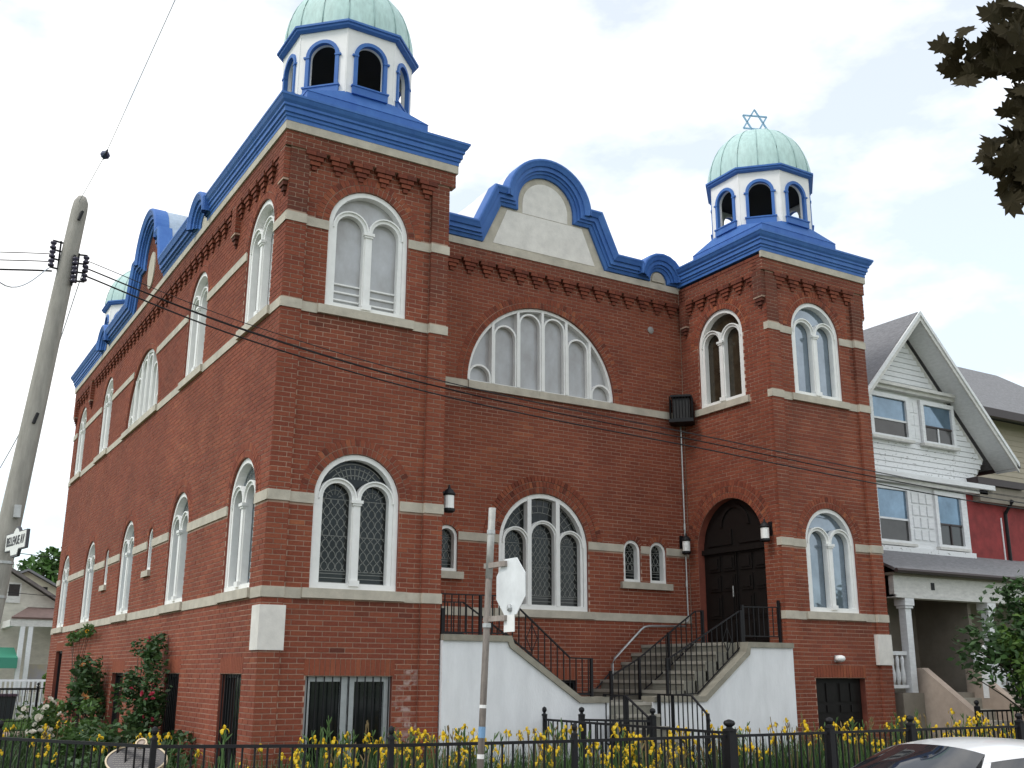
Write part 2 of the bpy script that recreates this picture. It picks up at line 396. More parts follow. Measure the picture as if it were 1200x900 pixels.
# --- stained glass leading
def leading(F, uc, v0, vsp, r_, w, name, parent):
    b = B(); H = vsp-v0
    def line(pts, t=.0085):
        for (a, c), (d, e) in zip(pts, pts[1:]):
            b.bar(F(a, c, w), F(d, e, w), t, .006, up=F.N)
    def inside(u, v): return abs(u-uc) < r_ and (v < vsp or (u-uc)**2+(v-vsp)**2 < (r_-.004)**2)
    nl = max(3, round(2*r_/.1)); pitch = 2*r_/nl; per = .30
    for i in range(nl+1):
        for s in (-1, 1):
            pts = []
            for j in range(int((H+r_)/.05)+1):
                v = v0+.16+j*.05; u = uc-r_+i*pitch+s*pitch*.5*math.sin((v-v0)*2*math.pi/per)
                if inside(u, v) and v < vsp+.02: pts.append((u, v))
                else:
                    if len(pts) > 1: line(pts)
                    pts = []
            if len(pts) > 1: line(pts)
    for q in (.0, .06, .12, .155, H*.55): line([(uc-r_+.005, v0+q+.01), (uc+r_-.005, v0+q+.01)])
    for i in range(1, 6):
        a = 180*i/6; line([(uc+.3*r_*math.cos(R(a)), vsp+.3*r_*math.sin(R(a))), (uc+.97*r_*math.cos(R(a)), vsp+.97*r_*math.sin(R(a)))])
    line(arcpts(uc, vsp, r_*.62, 0, 180, 10)); line([(uc-r_, vsp), (uc+r_, vsp)])
    o = b.make(name, M_LEAD, parent, fix=False); stuff(o)

def sill(F, u0, u1, z, parent, h=.13, w=.055):
    b = B(); fbox(b, F, u0, u1, z-h, z, -.12, w); b.make('sill', M_STONE, parent)

def twin(F, uc, z0, zs, pale, base=0., lead=True, sl=True, gl=None, bars=False, sillw=.055):
    r_ = TR; b = B(); w0, w1 = base-.17, base-.035
    archband(b, F, uc, z0+.003, zs, r_-.004, r_-.075, w0, w1)
    fbox(b, F, uc-r_+.004, uc+r_-.004, z0+.001, z0+.085, w0, w1+.004)
    o = b.make('window', M_WHITE, syn)
    for s in (-1, 1):
        b = B(); c_ = uc+s*.282; archband(b, F, c_, z0+.08, zs, .280, .215, w0+.02, w1-.012, 14)
        archband(b, F, c_, zs-.02, zs, .283, .262, w1-.02, w1+.016, 14)
        b.make('light_frame', M_WHITE, o)
    b = B(); fbox(b, F, uc-.05, uc+.05, z0+.06, zs-.02, w0, w1+.012)
    fbox(b, F, uc-.085, uc+.085, zs-.055, zs-.01, w1-.03, w1+.045); fbox(b, F, uc-.068, uc+.068, zs-.085, zs-.055, w1-.03, w1+.03)
    fbox(b, F, uc-.075, uc+.075, z0+.05, z0+.13, w1-.02, w1+.035)
    b.make('mullion', M_WHITE, o)
    b = B(); slab(b, F, arch(uc, z0+.02, zs, r_-.03), [], w0-.02, w0+.012)
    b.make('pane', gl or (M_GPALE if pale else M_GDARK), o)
    if lead:
        for s in (-1, 1): leading(F, uc+s*.282, z0+.09, zs, .212, w0+.016, 'leading', o)
        b = B()
        for i in range(-4, 5):
            b.bar(F(uc+i*.05, zs+.30, w0+.018), F(uc+i*.075, zs+.5-abs(i)*.02, w0+.018), .011, .006, up=F.N)
        for q in (.36, .45, .52):
            pts = arcpts(uc, zs, q, 42, 138, 12)
            for p, q2 in zip(pts, pts[1:]): b.bar(F(*p, w0+.018), F(*q2, w0+.018), .011, .006, up=F.N)
        stuff(b.make('leading', M_LEAD, o, fix=False))
    if bars:
        b = B()
        for s in (-1, 1):
            for q in (.16, .28, .40): fbox(b, F, uc+s*.282-.212, uc+s*.282+.212, z0+q, z0+q+.022, w0+.013, w0+.05)
        b.make('louvre_bar', M_WHITE, o)
    if sl: sill(F, uc-r_-.11, uc+r_+.11, z0+.0015, o, w=base+sillw)
    return o
def single(F, uc, z0, zs, r_, base=0., gl=None, sl=True, lead=True):
    b = B(); w0, w1 = base-.16, base-.03
    archband(b, F, uc, z0+.003, zs, r_-.003, r_-.055, w0, w1, 12); fbox(b, F, uc-r_+.003, uc+r_-.003, z0+.001, z0+.06, w0, w1+.003)
    o = b.make('window', M_WHITE, syn)
    b = B(); slab(b, F, arch(uc, z0+.02, zs, r_-.02, 12), [], w0-.02, w0+.012); b.make('pane', gl or M_GDARK, o)
    if lead: leading(F, uc, z0+.06, zs, r_-.056, w0+.018, 'leading', o)
    if sl: sill(F, uc-r_-.07, uc+r_+.07, z0+.0015, o, h=.11)
    return o
def lunette(F, uc, z0, r_, base=0., gl=None):
    w0, w1 = base-.17, base-.05; b = B(); P = r_/3
    archband(b, F, uc, z0+.003, z0+.02, r_-.004, r_-.06, w0, w1, 40); fbox(b, F, uc-r_+.01, uc+r_-.01, z0+.001, z0+.045, w0, w1)
    o = b.make('window', M_WHITE, syn)
    for i in range(-2, 3):
        b = B(); u = i*P; top = math.sqrt(r_*r_-u*u)-.03
        fbox(b, F, uc+u-.027, uc+u+.027, z0+.04, z0+top, w0, w1+.012); b.make('mullion', M_WHITE, o)
    for i in range(-2, 2):
        c_ = (i+.5)*P; far = max(abs(i*P), abs((i+1)*P)); top = math.sqrt(r_*r_-far*far)-.04
        b = B(); archband(b, F, uc+c_, z0+.05, z0+max(.3, top-P*.40)-.0, P/2-.025, P/2-.058, w0+.02, w1-.008, 14); b.make('light_frame', M_WHITE, o)
    for s in (-1, 1):
        b = B(); archband(b, F, uc+s*(2.5*P-.01), z0+.03, z0+.13, P/2-.035, P/2-.07, w0+.02, w1-.004, 12); b.make('light_frame', M_WHITE, o)
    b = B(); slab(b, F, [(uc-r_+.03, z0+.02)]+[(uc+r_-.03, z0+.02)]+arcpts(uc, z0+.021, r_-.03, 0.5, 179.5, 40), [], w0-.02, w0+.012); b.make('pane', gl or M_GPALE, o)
    return o

# ============ left and right tower fronts
def tower_front(F, zone, base_kind):
    uc = WT/2; hol = [arch(uc, Z1, Z2-.03, TR), arch(uc, Z3, Z4-.03, TR)]
    if base_kind == 'window': rect = (.68, 1.92, .1, 1.56)
    else: rect = (.68, 1.92, -.02, 1.56)
    if base_kind: hol.append([(rect[0], rect[2]), (rect[1], rect[2]), (rect[1], rect[3]), (rect[0], rect[3])])
    wall('wall', F, .012, WT-.012, -.29, FRZ+.02, hol, w=-TS)
    bl = [blk(uc, TR, Z1, Z2-.03), blk(uc, TR, Z3, Z4-.03), rb(0, WT, Z1-TB, Z1), rb(.3, uc-TR, Z2-TB, Z2), rb(uc+TR, WT-.3, Z2-TB, Z2), rb(0, WT, Z3-TB, Z3), rb(.3, uc-TR, Z4-TB, Z4), rb(uc+TR, WT-.3, Z4-TB, Z4),
          rb(rect[0], rect[1], rect[2], rect[3]+.23)]
    lay(F, .3, WT-.3, 0, FRZ, bl, w=-TS, zone=zone)
    for z in (Z2, Z4):
        ring(F, uc, z-.03, TR+.004, TR+.105, w=-TS+.003); ring(F, uc, z-.03, TR+.112, TR+RW, w=-TS+.003)
    soldier(F, rect[0]-.03, rect[1]+.03, rect[3]+.005, rect[3]+.225, w=-TS+.002)
    # corner pilasters, interrupted by the stone bands
    for a, c in ((0, .3), (WT-.3, WT)):
        b = B(); fbox(b, F, a+.011, c-.011, -.29, FRT_Z, -TS-.05, -.006); b.make('pilaster', M_MORT, syn)
        lay(F, a, c, 0, FRZ, [rb(a-1, c+1, z-TB, z) for z in (Z1, Z2, Z3, Z4)], w=0, depth=TS+.012, zone=zone, ph=a)
        for z in (Z1, Z2, Z3, Z4): band(F, a-.012 if a == 0 else a, c+.012 if a else c, z, w=.014, t=.12)
    for z in (Z1, Z3): band(F, .301, uc-TR-.11, z, w=-TS+.018); band(F, uc+TR+.11, WT-.301, z, w=-TS+.018)
    for z in (Z2, Z4): band(F, .301, uc-TR-.001, z, w=-TS+.018); band(F, uc+TR+.001, WT-.301, z, w=-TS+.018)
    # frieze above the corbel table
    b = B(); fbox(b, F, -.086, WT+.086, FRZ+.003, FRT_Z, -.12, .02); b.make('frieze', M_MORT, syn)
    lay(F, -.09, WT+.09, FRZ, FRT_Z, [], w=.026, depth=.1, zone=zone)
    corbels(F, [.3+.08+(2.0-.16)*i/5 for i in range(6)], FRZ, -TS)
    return rect
rA = tower_front(FLT, 'A', 'window')
rC = tower_front(FRT, 'C', 'door')
twin(FLT, WT/2, Z1, Z2-.03, False, base=-TS, bars=False)
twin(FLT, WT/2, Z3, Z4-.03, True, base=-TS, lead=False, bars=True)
twin(FRT, WT/2, Z1, Z2-.03, False, base=-TS, gl=M_GREFL, lead=False)
twin(FRT, WT/2, Z3, Z4-.03, True, base=-TS, gl=M_GREFL, lead=False)
# basement window with bars, left tower
F = FLT; b = B(); w0 = -TS-.14
for a, c in ((.68, 1.295), (1.305, 1.92)):
    slab(b, F, [(a, .1), (c, .1), (c, 1.56), (a, 1.56)], [[(a+.09, .2), (c-.09, .2), (c-.09, 1.49), (a+.09, 1.49)]], w0, w0+.07)
bw = b.make('basement_window', mat('grey_sash', (.42, .45, .45), .5, .15, 8), syn)
b = B(); fbox(b, F, .69, 1.91, .11, 1.55, w0-.02, w0+.02); b.make('pane', M_GDARK, bw)
for i in range(11):
    b = B(); u = .72+i*.116; b.bar(F(u, .1, -TS-.03), F(u, 1.555, -TS-.03), .014); b.make('window_bar', M_BLACK, bw)
# basement double door, right tower
F = FRT; b = B(); fbox(b, F, .69, 1.91, -.1, 1.55, -TS-.18, -TS-.12); bd = b.make('basement_door', M_DOOR, syn)
for a in (.72, 1.33):
    for j, (v0, v1) in enumerate(((.05, .85), (.98, 1.1), (1.16, 1.47))):
        for q in (0, 1):
            b = B(); fbox(b, F, a+.03+q*.27, a+.25+q*.27, v0, v1, -TS-.125, -TS-.10); b.make('door_panel', M_DOOR, bd)

# ============ door face of the right tower (faces the other tower)
F = FDR; DC, DRd, DSP, DZ = 1.33, .90, 3.92, 2.13
UW = 1.33
wall('wall', F, -.006+.07, DM-.006, -.29, FRZ+.02, [arch(DC, DZ, DSP, DRd), arch(UW, Z3, Z4-.03, TR)])
lay(F, .014, DM-.015, 0, FRZ, [blk(DC, DRd, DZ, DSP, .33), blk(UW, TR, Z3, Z4-.03), rb(UW-TR-.12, UW+TR+.12, Z3-.13, Z3)], zone='D')
ring(F, DC, DSP, DRd+.004, DRd+.105); ring(F, DC, DSP, DRd+.112, DRd+.22); ring(F, DC, DSP, DRd+.227, DRd+.33)
ring(F, UW, Z4-.03, TR+.004, TR+.105); ring(F, UW, Z4-.03, TR+.112, TR+RW)
o = twin(F, UW, Z3, Z4-.03, False, lead=False, gl=mat('amber_leaded_glass', (.035, .028, .018), .12, .5, 6))
strip(F, .014, .27, 8.45, FRT_Z, 0, .09, 'D'); strip(F, 2.2, DM-.1, 8.45, FRT_Z, 0, .09, 'D')
b = B(); fbox(b, F, -.0, DM, FRZ+.003, FRT_Z, -.12, .084); b.make('frieze', M_MORT, syn)
lay(F, .02, DM-.1, FRZ, FRT_Z+.12, [], w=.09, depth=.1, zone='D')
corbels(F, [.32+1.84*i/5 for i in range(6)], FRZ, 0)
b = B(); slab(b, F, arch(DC, DZ, DSP, DRd-.003), [], -.24, -.16); dd = b.make('entrance_door', M_DOOR, syn)
b = B(); fbox(b, F, DC-DRd+.01, DC+DRd-.01, DSP-.09, DSP+.0, -.16, -.09); b.make('transom', M_DOOR, dd)
for s in (0, 1):
    a = DC-DRd+.04+s*.86
    for v0, v1 in ((2.2, 2.55), (2.62, 3.05), (3.12, 3.42), (3.49, 3.78)):
        for q in (0, 1):
            b = B(); fbox(b, F, a+.04+q*.40, a+.36+q*.40, v0, v1, -.16, -.135); fbox(b, F, a+.09+q*.40, a+.31+q*.40, v0+.05, v1-.05, -.14, -.115); b.make('door_panel', M_DOOR, dd)
    c_ = DC+(-.42 if s == 0 else .42)
    b = B(); fbox(b, F, c_-.33, c_+.33, DSP+.06, DSP+.34, -.16, -.135); b.make('door_panel', M_DOOR, dd)
b = B(); archband(b, F, DC, DSP+.4, DSP+.4, .40, .34, -.165, -.13, 14); b.make('door_panel', M_DOOR, dd)
b = B(); fbox(b, F, DC-.012, DC+.012, DZ, DSP-.09, -.16, -.13); b.make('door_stile', M_DOOR, dd)
b = B(); b.tube([F(DC+.07, 3.0, -.1), F(DC+.07, 3.2, -.1)], .012); b.make('handle', M_GALV, dd)

# ============ middle wall
F = FMW; LR, LZ = 1.63, Z3; CR, CS = .95, 3.82
smalls = [3.365, 3.985, 7.915, 8.535]; SR, SZ, SS = .2, 3.27, 3.86
wall('wall', F, WT-.2, XR+.2, -.29, FRZ+.02, [arch(CX, LZ, LZ+.02, LR, 40), arch(CX, Z1, CS, CR, 24)]+[arch(u, SZ, SS, SR, 12) for u in smalls]+[[(6.1, .9), (6.62, .9), (6.62, 1.5), (6.1, 1.5)]])
bl = [blk(CX, LR, LZ, LZ+.02, .22), blk(CX, CR, Z1, CS, .33), rb(0, 12, Z1-TB, Z1), rb(0, 12, Z3-TB, Z3), rb(6.1, 6.62, .9, 1.72)]+[blk(u, SR, SZ, SS, .11) for u in smalls]
bl += [rb(0, CX-CR, Z2-TB, Z2), rb(CX+CR, 12, Z2-TB, Z2)]
lay(F, WT, XR, 0, FRZ, bl, zone='B')
ring(F, CX, LZ+.02, LR+.004, LR+.105); ring(F, CX, LZ+.02, LR+.112, LR+.22)
for q in range(3): ring(F, CX, CS, CR+.004+q*.11, CR+.107+q*.11, w=.003+q*.004)
for u in smalls: ring(F, u, SS, SR+.003, SR+.11); 
soldier(F, 6.07, 6.65, 1.505, 1.72)
band(F, WT+.002, CX-CR-.1, Z1); band(F, CX+CR+.1, XR-.002, Z1)
band(F, WT+.002, CX-LR-.0, Z3, w=.03); band(F, CX-LR, CX+LR, Z3, w=.055); band(F, CX+LR, XR-.002, Z3, w=.03)
edges = [WT]+[x for u in smalls[:2] for x in (u-SR, u+SR)]+[CX-CR-.0]
for a, c in zip(edges[::2], edges[1::2]): band(F, a+.002, c-.002, Z2)
edges = [CX+CR]+[x for u in smalls[2:] for x in (u-SR, u+SR)]+[XR]
for a, c in zip(edges[::2], edges[1::2]): band(F, a+.002, c-.002, Z2)
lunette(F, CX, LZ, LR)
for i, u in enumerate(smalls): single(F, u, SZ, SS, SR, sl=False)
for a, c in ((smalls[0], smalls[1]), (smalls[2], smalls[3])):
    b = B(); fbox(b, F, a-SR-.09, c+SR+.09, SZ-.12, SZ+.001, -.12, .075); b.make('sill', M_STONE, syn)
# triple window
w0, w1 = -.17, -.035; b = B(); archband(b, F, CX, Z1+.003, CS, CR-.004, CR-.08, w0, w1, 26); fbox(b, F, CX-CR+.01, CX+CR-.01, Z1+.001, Z1+.09, w0, w1+.004)
tw = b.make('window', M_WHITE, syn)
for u, r_, s in ((0, .30, 3.98), (-.585, .275, 3.86), (.585, .275, 3.86)):
    b = B(); archband(b, F, CX+u, Z1+.08, s, r_, r_-.055, w0+.02, w1-.01, 16); archband(b, F, CX+u, s-.02, s, r_+.004, r_-.02, w1-.02, w1+.016, 16); b.make('light_frame', M_WHITE, tw)
    leading(F, CX+u, Z1+.09, s, r_-.058, w0+.016, 'leading', tw)
for s in (-1, 1):
    b = B(); fbox(b, F, CX+s*.305-.042, CX+s*.305+.042, Z1+.08, CS+math.sqrt(CR**2-.305**2)-.05, w0, w1+.012); b.make('mullion', M_WHITE, tw)
b = B(); slab(b, F, arch(CX, Z1+.02, CS, CR-.03, 26), [], w0-.02, w0+.012); b.make('pane', M_GDARK, tw)
b = B()
for q in (.62, .74, .84):
    pts = arcpts(CX, CS, q, 25, 155, 24)
    for p, q2 in zip(pts, pts[1:]): b.bar(F(*p, w0+.018), F(*q2, w0+.018), .009, .006, up=F.N)
for a in range(35, 150, 10): b.bar(F(CX+.62*math.cos(R(a)), CS+.62*math.sin(R(a)), w0+.018), F(CX+.86*math.cos(R(a)), CS+.86*math.sin(R(a)), w0+.018), .009, .006, up=F.N)
stuff(b.make('leading', M_LEAD, tw, fix=False)); sill(F, CX-CR-.1, CX+CR+.1, Z1+.0015, tw)
# small basement window
b = B(); slab(b, F, [(6.1, .9), (6.62, .9), (6.62, 1.5), (6.1, 1.5)], [[(6.15, .95), (6.57, .95), (6.57, 1.45), (6.15, 1.45)]], -.15, -.05); o = b.make('basement_window', M_BLACK, syn)
b = B(); fbox(b, F, 6.12, 6.6, .92, 1.48, -.17, -.13); b.make('pane', M_GDARK, o)
# frieze, corbels
b = B(); fbox(b, F, WT+.0, XR-.0, FRZ+.003, FRT_Z, -.12, .084); b.make('frieze', M_MORT, syn)
lay(F, WT, XR-.09, FRZ, FRT_Z, [], w=.09, depth=.1)
corbels(F, [WT+.25+.365*i for i in range(18)], FRZ, 0)

# ============ long side wall
F = FLW; wY = [1.2, 4.73, CY, 12.97, 16.5]; sY = [6.80, 10.90]
SLR = 1.5
hol = [arch(u, Z1, Z2-.03, TR) for u in wY]+[arch(u, Z3, Z4-.03, TR) for u in (wY[0], wY[1], wY[3], wY[4])]+[arch(CY, Z3, Z3+.02, SLR, 36)]
hol += [arch(u, 3.4, 4.0, .2, 12) for u in sY]
bY = [(.62, 1.6), (3.85, 4.75), (8.0, 9.1), (12.2, 13.1), (15.5, 16.5)]
hol += [[(a, .1), (c, .1), (c, 1.58 if i < 4 else 2.1), (a, 1.58 if i < 4 else 2.1)] for i, (a, c) in enumerate(bY)]
wall('wall', F, .012, LY-.012, -.29, FRZ+.02, hol)
bl = [blk(u, TR, Z1, Z2-.03) for u in wY]+[blk(u, TR, Z3, Z4-.03) for u in (wY[0], wY[1], wY[3], wY[4])]+[blk(CY, SLR, Z3, Z3+.02, .22)]+[blk(u, .2, 3.4, 4.0, .11) for u in sY]
bl += [rb(0, LY, Z1-TB, Z1), rb(0, LY, Z3-TB, Z3)]+[rb(a, c, .1, 1.8 if i < 4 else 2.32) for i, (a, c) in enumerate(bY)]
def gaps(cuts): return list(zip(cuts[::2], cuts[1::2]))
g2 = gaps([0]+sorted([x for u in wY for x in (u-TR, u+TR)]+[x for u in sY for x in (u-.2, u+.2)])+[LY])
g4 = gaps([0]+sorted([x for u in (wY[0], wY[1], wY[3], wY[4]) for x in (u-TR, u+TR)])+[LY])
bl += [rb(a, c, Z2-TB, Z2) for a, c in g2]
lun = (CY-math.sqrt(SLR**2-1.25**2)-.2, CY+math.sqrt(SLR**2-1.25**2)+.2)
g4b = []
for a, c in g4:
    if a < CY < c: g4b += [(a, lun[0]-.02), (lun[1]+.02, c)]
    else: g4b.append((a, c))
bl += [rb(a, c, Z4-TB, Z4) for a, c in g4b]
lay(F, .013, LY-.013, 0, FRZ, bl, zone='E')
for u in wY:
    ring(F, u, Z2-.03, TR+.004, TR+.105); ring(F, u, Z2-.03, TR+.112, TR+RW)
    if u != CY: ring(F, u, Z4-.03, TR+.004, TR+.105); ring(F, u, Z4-.03, TR+.112, TR+RW)
ring(F, CY, Z3+.02, SLR+.004, SLR+.105); ring(F, CY, Z3+.02, SLR+.112, SLR+.22)
for u in sY: ring(F, u, 4.0, .203, .31)
for i, (a, c) in enumerate(bY): soldier(F, a-.03, c+.03, 1.585 if i < 4 else 2.105, 1.8 if i < 4 else 2.32)
for z in (Z1, Z3):
    us = [0]
    for u in wY:
        h = SLR if (u == CY and z == Z3) else TR
        us += [u-h-.11, u+h+.11]
    us.append(LY)
    for a, c in gaps(us): band(F, a+.001, c-.001, z)
for a, c in g2: band(F, a+.002, c-.002, Z2)
for a, c in g4b: band(F, a+.002, c-.002, Z4)
for u in wY:
    twin(F, u, Z1, Z2-.03, False, lead=u < 6, gl=M_GREFL if u > 6 else M_GREFL)
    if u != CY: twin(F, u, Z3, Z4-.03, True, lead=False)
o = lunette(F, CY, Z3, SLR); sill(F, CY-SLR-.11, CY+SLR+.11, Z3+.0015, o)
for u in sY: single(F, u, 3.4, 4.0, .2, gl=M_GREFL, lead=False)
for i, (a, c) in enumerate(bY):
    t_ = 1.58 if i < 4 else 2.1
    b = B(); slab(b, F, [(a, .1), (c, .1), (c, t_), (a, t_)], [[(a+.05, .15), (c-.05, .15), (c-.05, t_-.05), (a+.05, t_-.05)]], -.15, -.08); o = b.make('basement_window' if i < 4 else 'side_door', M_BLACK, syn)
    b = B(); fbox(b, F, a+.02, c-.02, .12, t_-.02, -.17, -.12); b.make('pane', M_GDARK, o)
    if i < 2:
        for j in range(8):
            b = B(); u = a+.06+(c-a-.12)*j/7; b.bar(F(u, .1, -.03), F(u, t_-.01, -.03), .014); b.make('window_bar', M_BLACK, o)
b = B(); fbox(b, F, .0, LY, FRZ+.003, FRT_Z, -.12, .084); b.make('frieze', M_MORT, syn)
lay(F, .0, LY, FRZ, FRT_Z, [], w=.09, depth=.1, zone='E')
for a, c in ((.014, .27), (2.35, 2.6), (LY-2.6, LY-2.35), (LY-.27, LY-.014)): strip(F, a, c, 8.45, FRZ, 0, .09, 'E')
corbels(F, [.30+.08+1.9*i/5 for i in range(6)]+[2.85+.37*i for i in range(33)]+[LY-.38-1.9*i/5 for i in range(6)], FRZ, 0)

# ============ unseen sides: inner face of the left tower, right side, back
wall('wall', FLI, .07, DM, -.29, FRT_Z, []); lay(FLI, .013, DM, 0, FRT_Z, [], zone='E')
for z in (Z1, Z2, Z3, Z4): pass
B().box(XE-.3, XE, .075, LY, -.29, FRT_Z).make('wall', M_FARB, syn)
B().box(.02, XE-.02, LY-.3, LY-.01, -.29, FRT_Z).make('wall', M_FARB, syn)
lay(Fr((XE, 0, 0), (0, 1, 0), (1, 0, 0)), .013, 2.6, 0, 8.45, [], w=.006)
strip(Fr((XE, 0, 0), (0, 1, 0), (1, 0, 0)), .014, .27, 8.45, FRT_Z, 0, .09, 'E')
M_ROOF = mat('flat_roof_felt', (.12, .12, .12), .9, .2, 3)
B().box(.3, XE-.3, DM+.3, LY-.3, 9.1, 9.2).make('roof', M_ROOF, syn)
for a in (0, XR): B().box(a+.1, a+2.5, .1, 2.6, 9.2, 9.6).make('roof', M_ROOF, syn)

# stone course and cornices
CPROF = [(-.25, .0), (.03, .0), (.03, .055), (.05, .07), (.05, .11), (.075, .12), (.075, .19), (.10, .205), (.10, .24), (.13, .275), (.155, .325), (.165, .335), (.165, .37), (.13, .385), (-.25, .40)]
SPROF = [(-.2, 0), (.025, 0), (.025, .13), (-.2, .13)]
TOWL = [(2.69, DM-.0), (2.69, -.03), (-.09, -.03), (-.09, 3.9)]
TOWR = [(XE+.09, 5.0), (XE+.09, -.03), (XR-.09, -.03), (XR-.09, DM)]
TOWB = [(-.09, LY-3.9), (-.09, LY+.03), (2.69, LY+.03)]
for path in (TOWL, TOWR, TOWB):
    v, f = sweep(path, CPROF, lambda x, y, c: (x, y, 9.35+c)); mk('cornice', v, f, M_BLUE, syn)
    if path is TOWR: path = TOWR[:-1]+[(XR-.09, .0)]
    v, f = sweep(path, SPROF, lambda x, y, c: (x, y, 9.22+c)); mk('stone_course', v, f, M_STONE, syn)
for path, segs in ((TOWL, (1, 2)), (TOWR, (1, 2))):
    for k in segs:
        a = Vector(path[k]); c = Vector(path[k+1]); L_ = (c-a).length; d_ = (c-a)/L_; n_ = max(2, round(L_/1.15))
        for i in range(1, n_):
            p = a+d_*(L_*i/n_); q = p+d_*.014
            v, f = sweep([(p.x, p.y), (q.x, q.y)], [(x+.004 if x > 0 else x, z_) for x, z_ in CPROF], lambda x, y, c: (x, y, 9.35+c)); mk('cornice_seam', v, f, M_BLUE, syn)
v, f = sweep([(WT+.09, DM), (XR-.09, DM)], [(a-.0, c) for a, c in SPROF], lambda x, y, c: (x, y, 9.22+c))
b = B(); cuts = [WT+.1, 3.9, 5.0, 6.1, 7.3, 8.4, XR-.02]
for a, c in zip(cuts, cuts[1:]):
    b = B(); fbox(b, FMW, a+.001, c-.001, 9.22, 9.352, -.2, .105); b.make('stone_course', M_STONE, syn)
cuts = [3.9+i*(LY-7.8)/8 for i in range(9)]
for a, c in zip(cuts, cuts[1:]):
    b = B(); fbox(b, FLW, a+.001, c-.001, 9.22, 9.352, -.2, .112); b.make('stone_course', M_STONE, syn)
# shaped parapets
def gable_path(c, hump, u0, u1):
    z = 9.38
    def hp(s): return arcpts(c+s*hump, z+.03, .22, 180, 0, 10)
    L = [(u0, z)]
    if hump: L += [(c-hump-.22, z)]+hp(-1)+[(c-hump+.22, z)]
    L += [(c-1.40, z), (c-1.02, 10.2), (c-.64, 10.2)]+arcpts(c, 10.37, .64, 180, 0, 24)+[(c+.64, 10.2), (c+1.02, 10.2), (c+1.40, z)]
    if hump: L += [(c+hump-.22, z)]+hp(1)+[(c+hump+.22, z)]
    return L+[(u1, z)]
PPROF = [(a*.9, c) for a, c in [(.0, -.02), (.0, .10), (.05, .12), (.07, .125), (.07, .155), (.125, .16), (.125, .20), (.2, .205), (.215, .21), (.215, .24), (.28, .265), (.32, .285), (.335, .285), (.36, .28), (.375, .25), (.375, -.02)]]
def offset_path(path, a): 
    v, _ = sweep(path, [(a, 0), (a, 1)], lambda x, y, c: (x, y)); return v[::2]
for F, c, hump, u0, u1, fillm, nm in ((FMW, CX, 2.75, WT+.08, XR-.08, M_STONE2, 'f'), (FLW, CY, 4.42, 3.9, LY-3.9, M_MORT, 's')):
    path = gable_path(c, hump, u0, u1)
    v, f = sweep(path, PPROF, lambda x, y, w_: F(x, y, w_)); mk('parapet_moulding', v, f, M_BLUE, syn)
    pts = [p for p in path]; pts = [p for i, p in enumerate(pts) if i == 0 or (p[0]-pts[i-1][0])**2+(p[1]-pts[i-1][1])**2 > 1e-8]
    b = B(); slab(b, F, [(u0, 9.353)]+[(p[0], p[1]+.02) for p in pts]+[(u1, 9.353)], [], -.3, .05)
    pm = b.make('parapet', M_STONE if nm == 'f' else M_MORT, syn)
    op = offset_path(path, .334)
    op = [(x, max(y, 9.72)) for x, y in op]
    b = B(); slab(b, F, [(u0, 9.4)]+[(x, y-.012) for x, y in op]+[(u1, 9.4)], [], -.5, -.019); b.make('parapet_back', M_BLUEG if nm == 's' else M_CUP, syn)
    keep = [(x, y) for x, y in op if abs(x-c) < 1.62]
    b = B(); slab(b, F, [(c-1.62, 9.3)]+[(x, y-.03) for x, y in keep]+[(c+1.62, 9.3)], [], -1.3, -.45); b.make('roof_vault', M_BLUEG if nm == 's' else M_CUP, syn)
    if nm == 'f':
        b = B(); slab(b, F, [(c-1.17, 9.42), (c+1.17, 9.42), (c+.86, 10.16), (c-.86, 10.16)], [], .04, .058); b.make('stone_panel', M_STONE2, pm)
        b = B(); slab(b, F, [(c-.52, 10.172), (c+.52, 10.172)]+arcpts(c, 10.37, .52, 0, 180, 20), [], .04, .058); b.make('stone_panel', M_STONE2, pm)
        for s in (-1, 1):
            b = B(); slab(b, F, [(c+s*hump-.17, 9.4), (c+s*hump+.17, 9.4)]+arcpts(c+s*hump, 9.46, .15, 0, 180, 10), [], .04, .08); b.make('stone_panel', M_STONE, pm)
    else:
        lay(F, c-1.4, c+1.4, 9.353, 11.0, [('r', c-9, c-1.4+(z-9.38)*.46, z-.04, z+.04) for z in np.arange(9.4, 10.2, .069)]+[('r', c+1.4-(z-9.38)*.46, c+9, z-.04, z+.04) for z in np.arange(9.4, 10.2, .069)]
            + [('r', c-9, c-math.sqrt(max(0, .64**2-max(0, z-10.37)**2)), z-.04, z+.04) for z in np.arange(10.23, 11.1, .069)]+[('r', c+math.sqrt(max(0, .64**2-max(0, z-10.37)**2)), c+9, z-.04, z+.04) for z in np.arange(10.23, 11.1, .069)], w=.058, zone='E')
        b = B(); slab(b, F, [(c+.30*math.cos(R(a)), 10.0+.42*math.sin(R(a))) for a in range(0, 360, 12)], [], .04, .085); b.make('stone_panel', M_STONE, pm)
        for s in (-1, 1):
            b = B(); slab(b, F, [(c+s*hump-.2, 9.36), (c+s*hump+.2, 9.36)]+arcpts(c+s*hump, 9.46, .19, 0, 180, 10), [], .04, .08); b.make('stone_panel', M_STONE, pm)

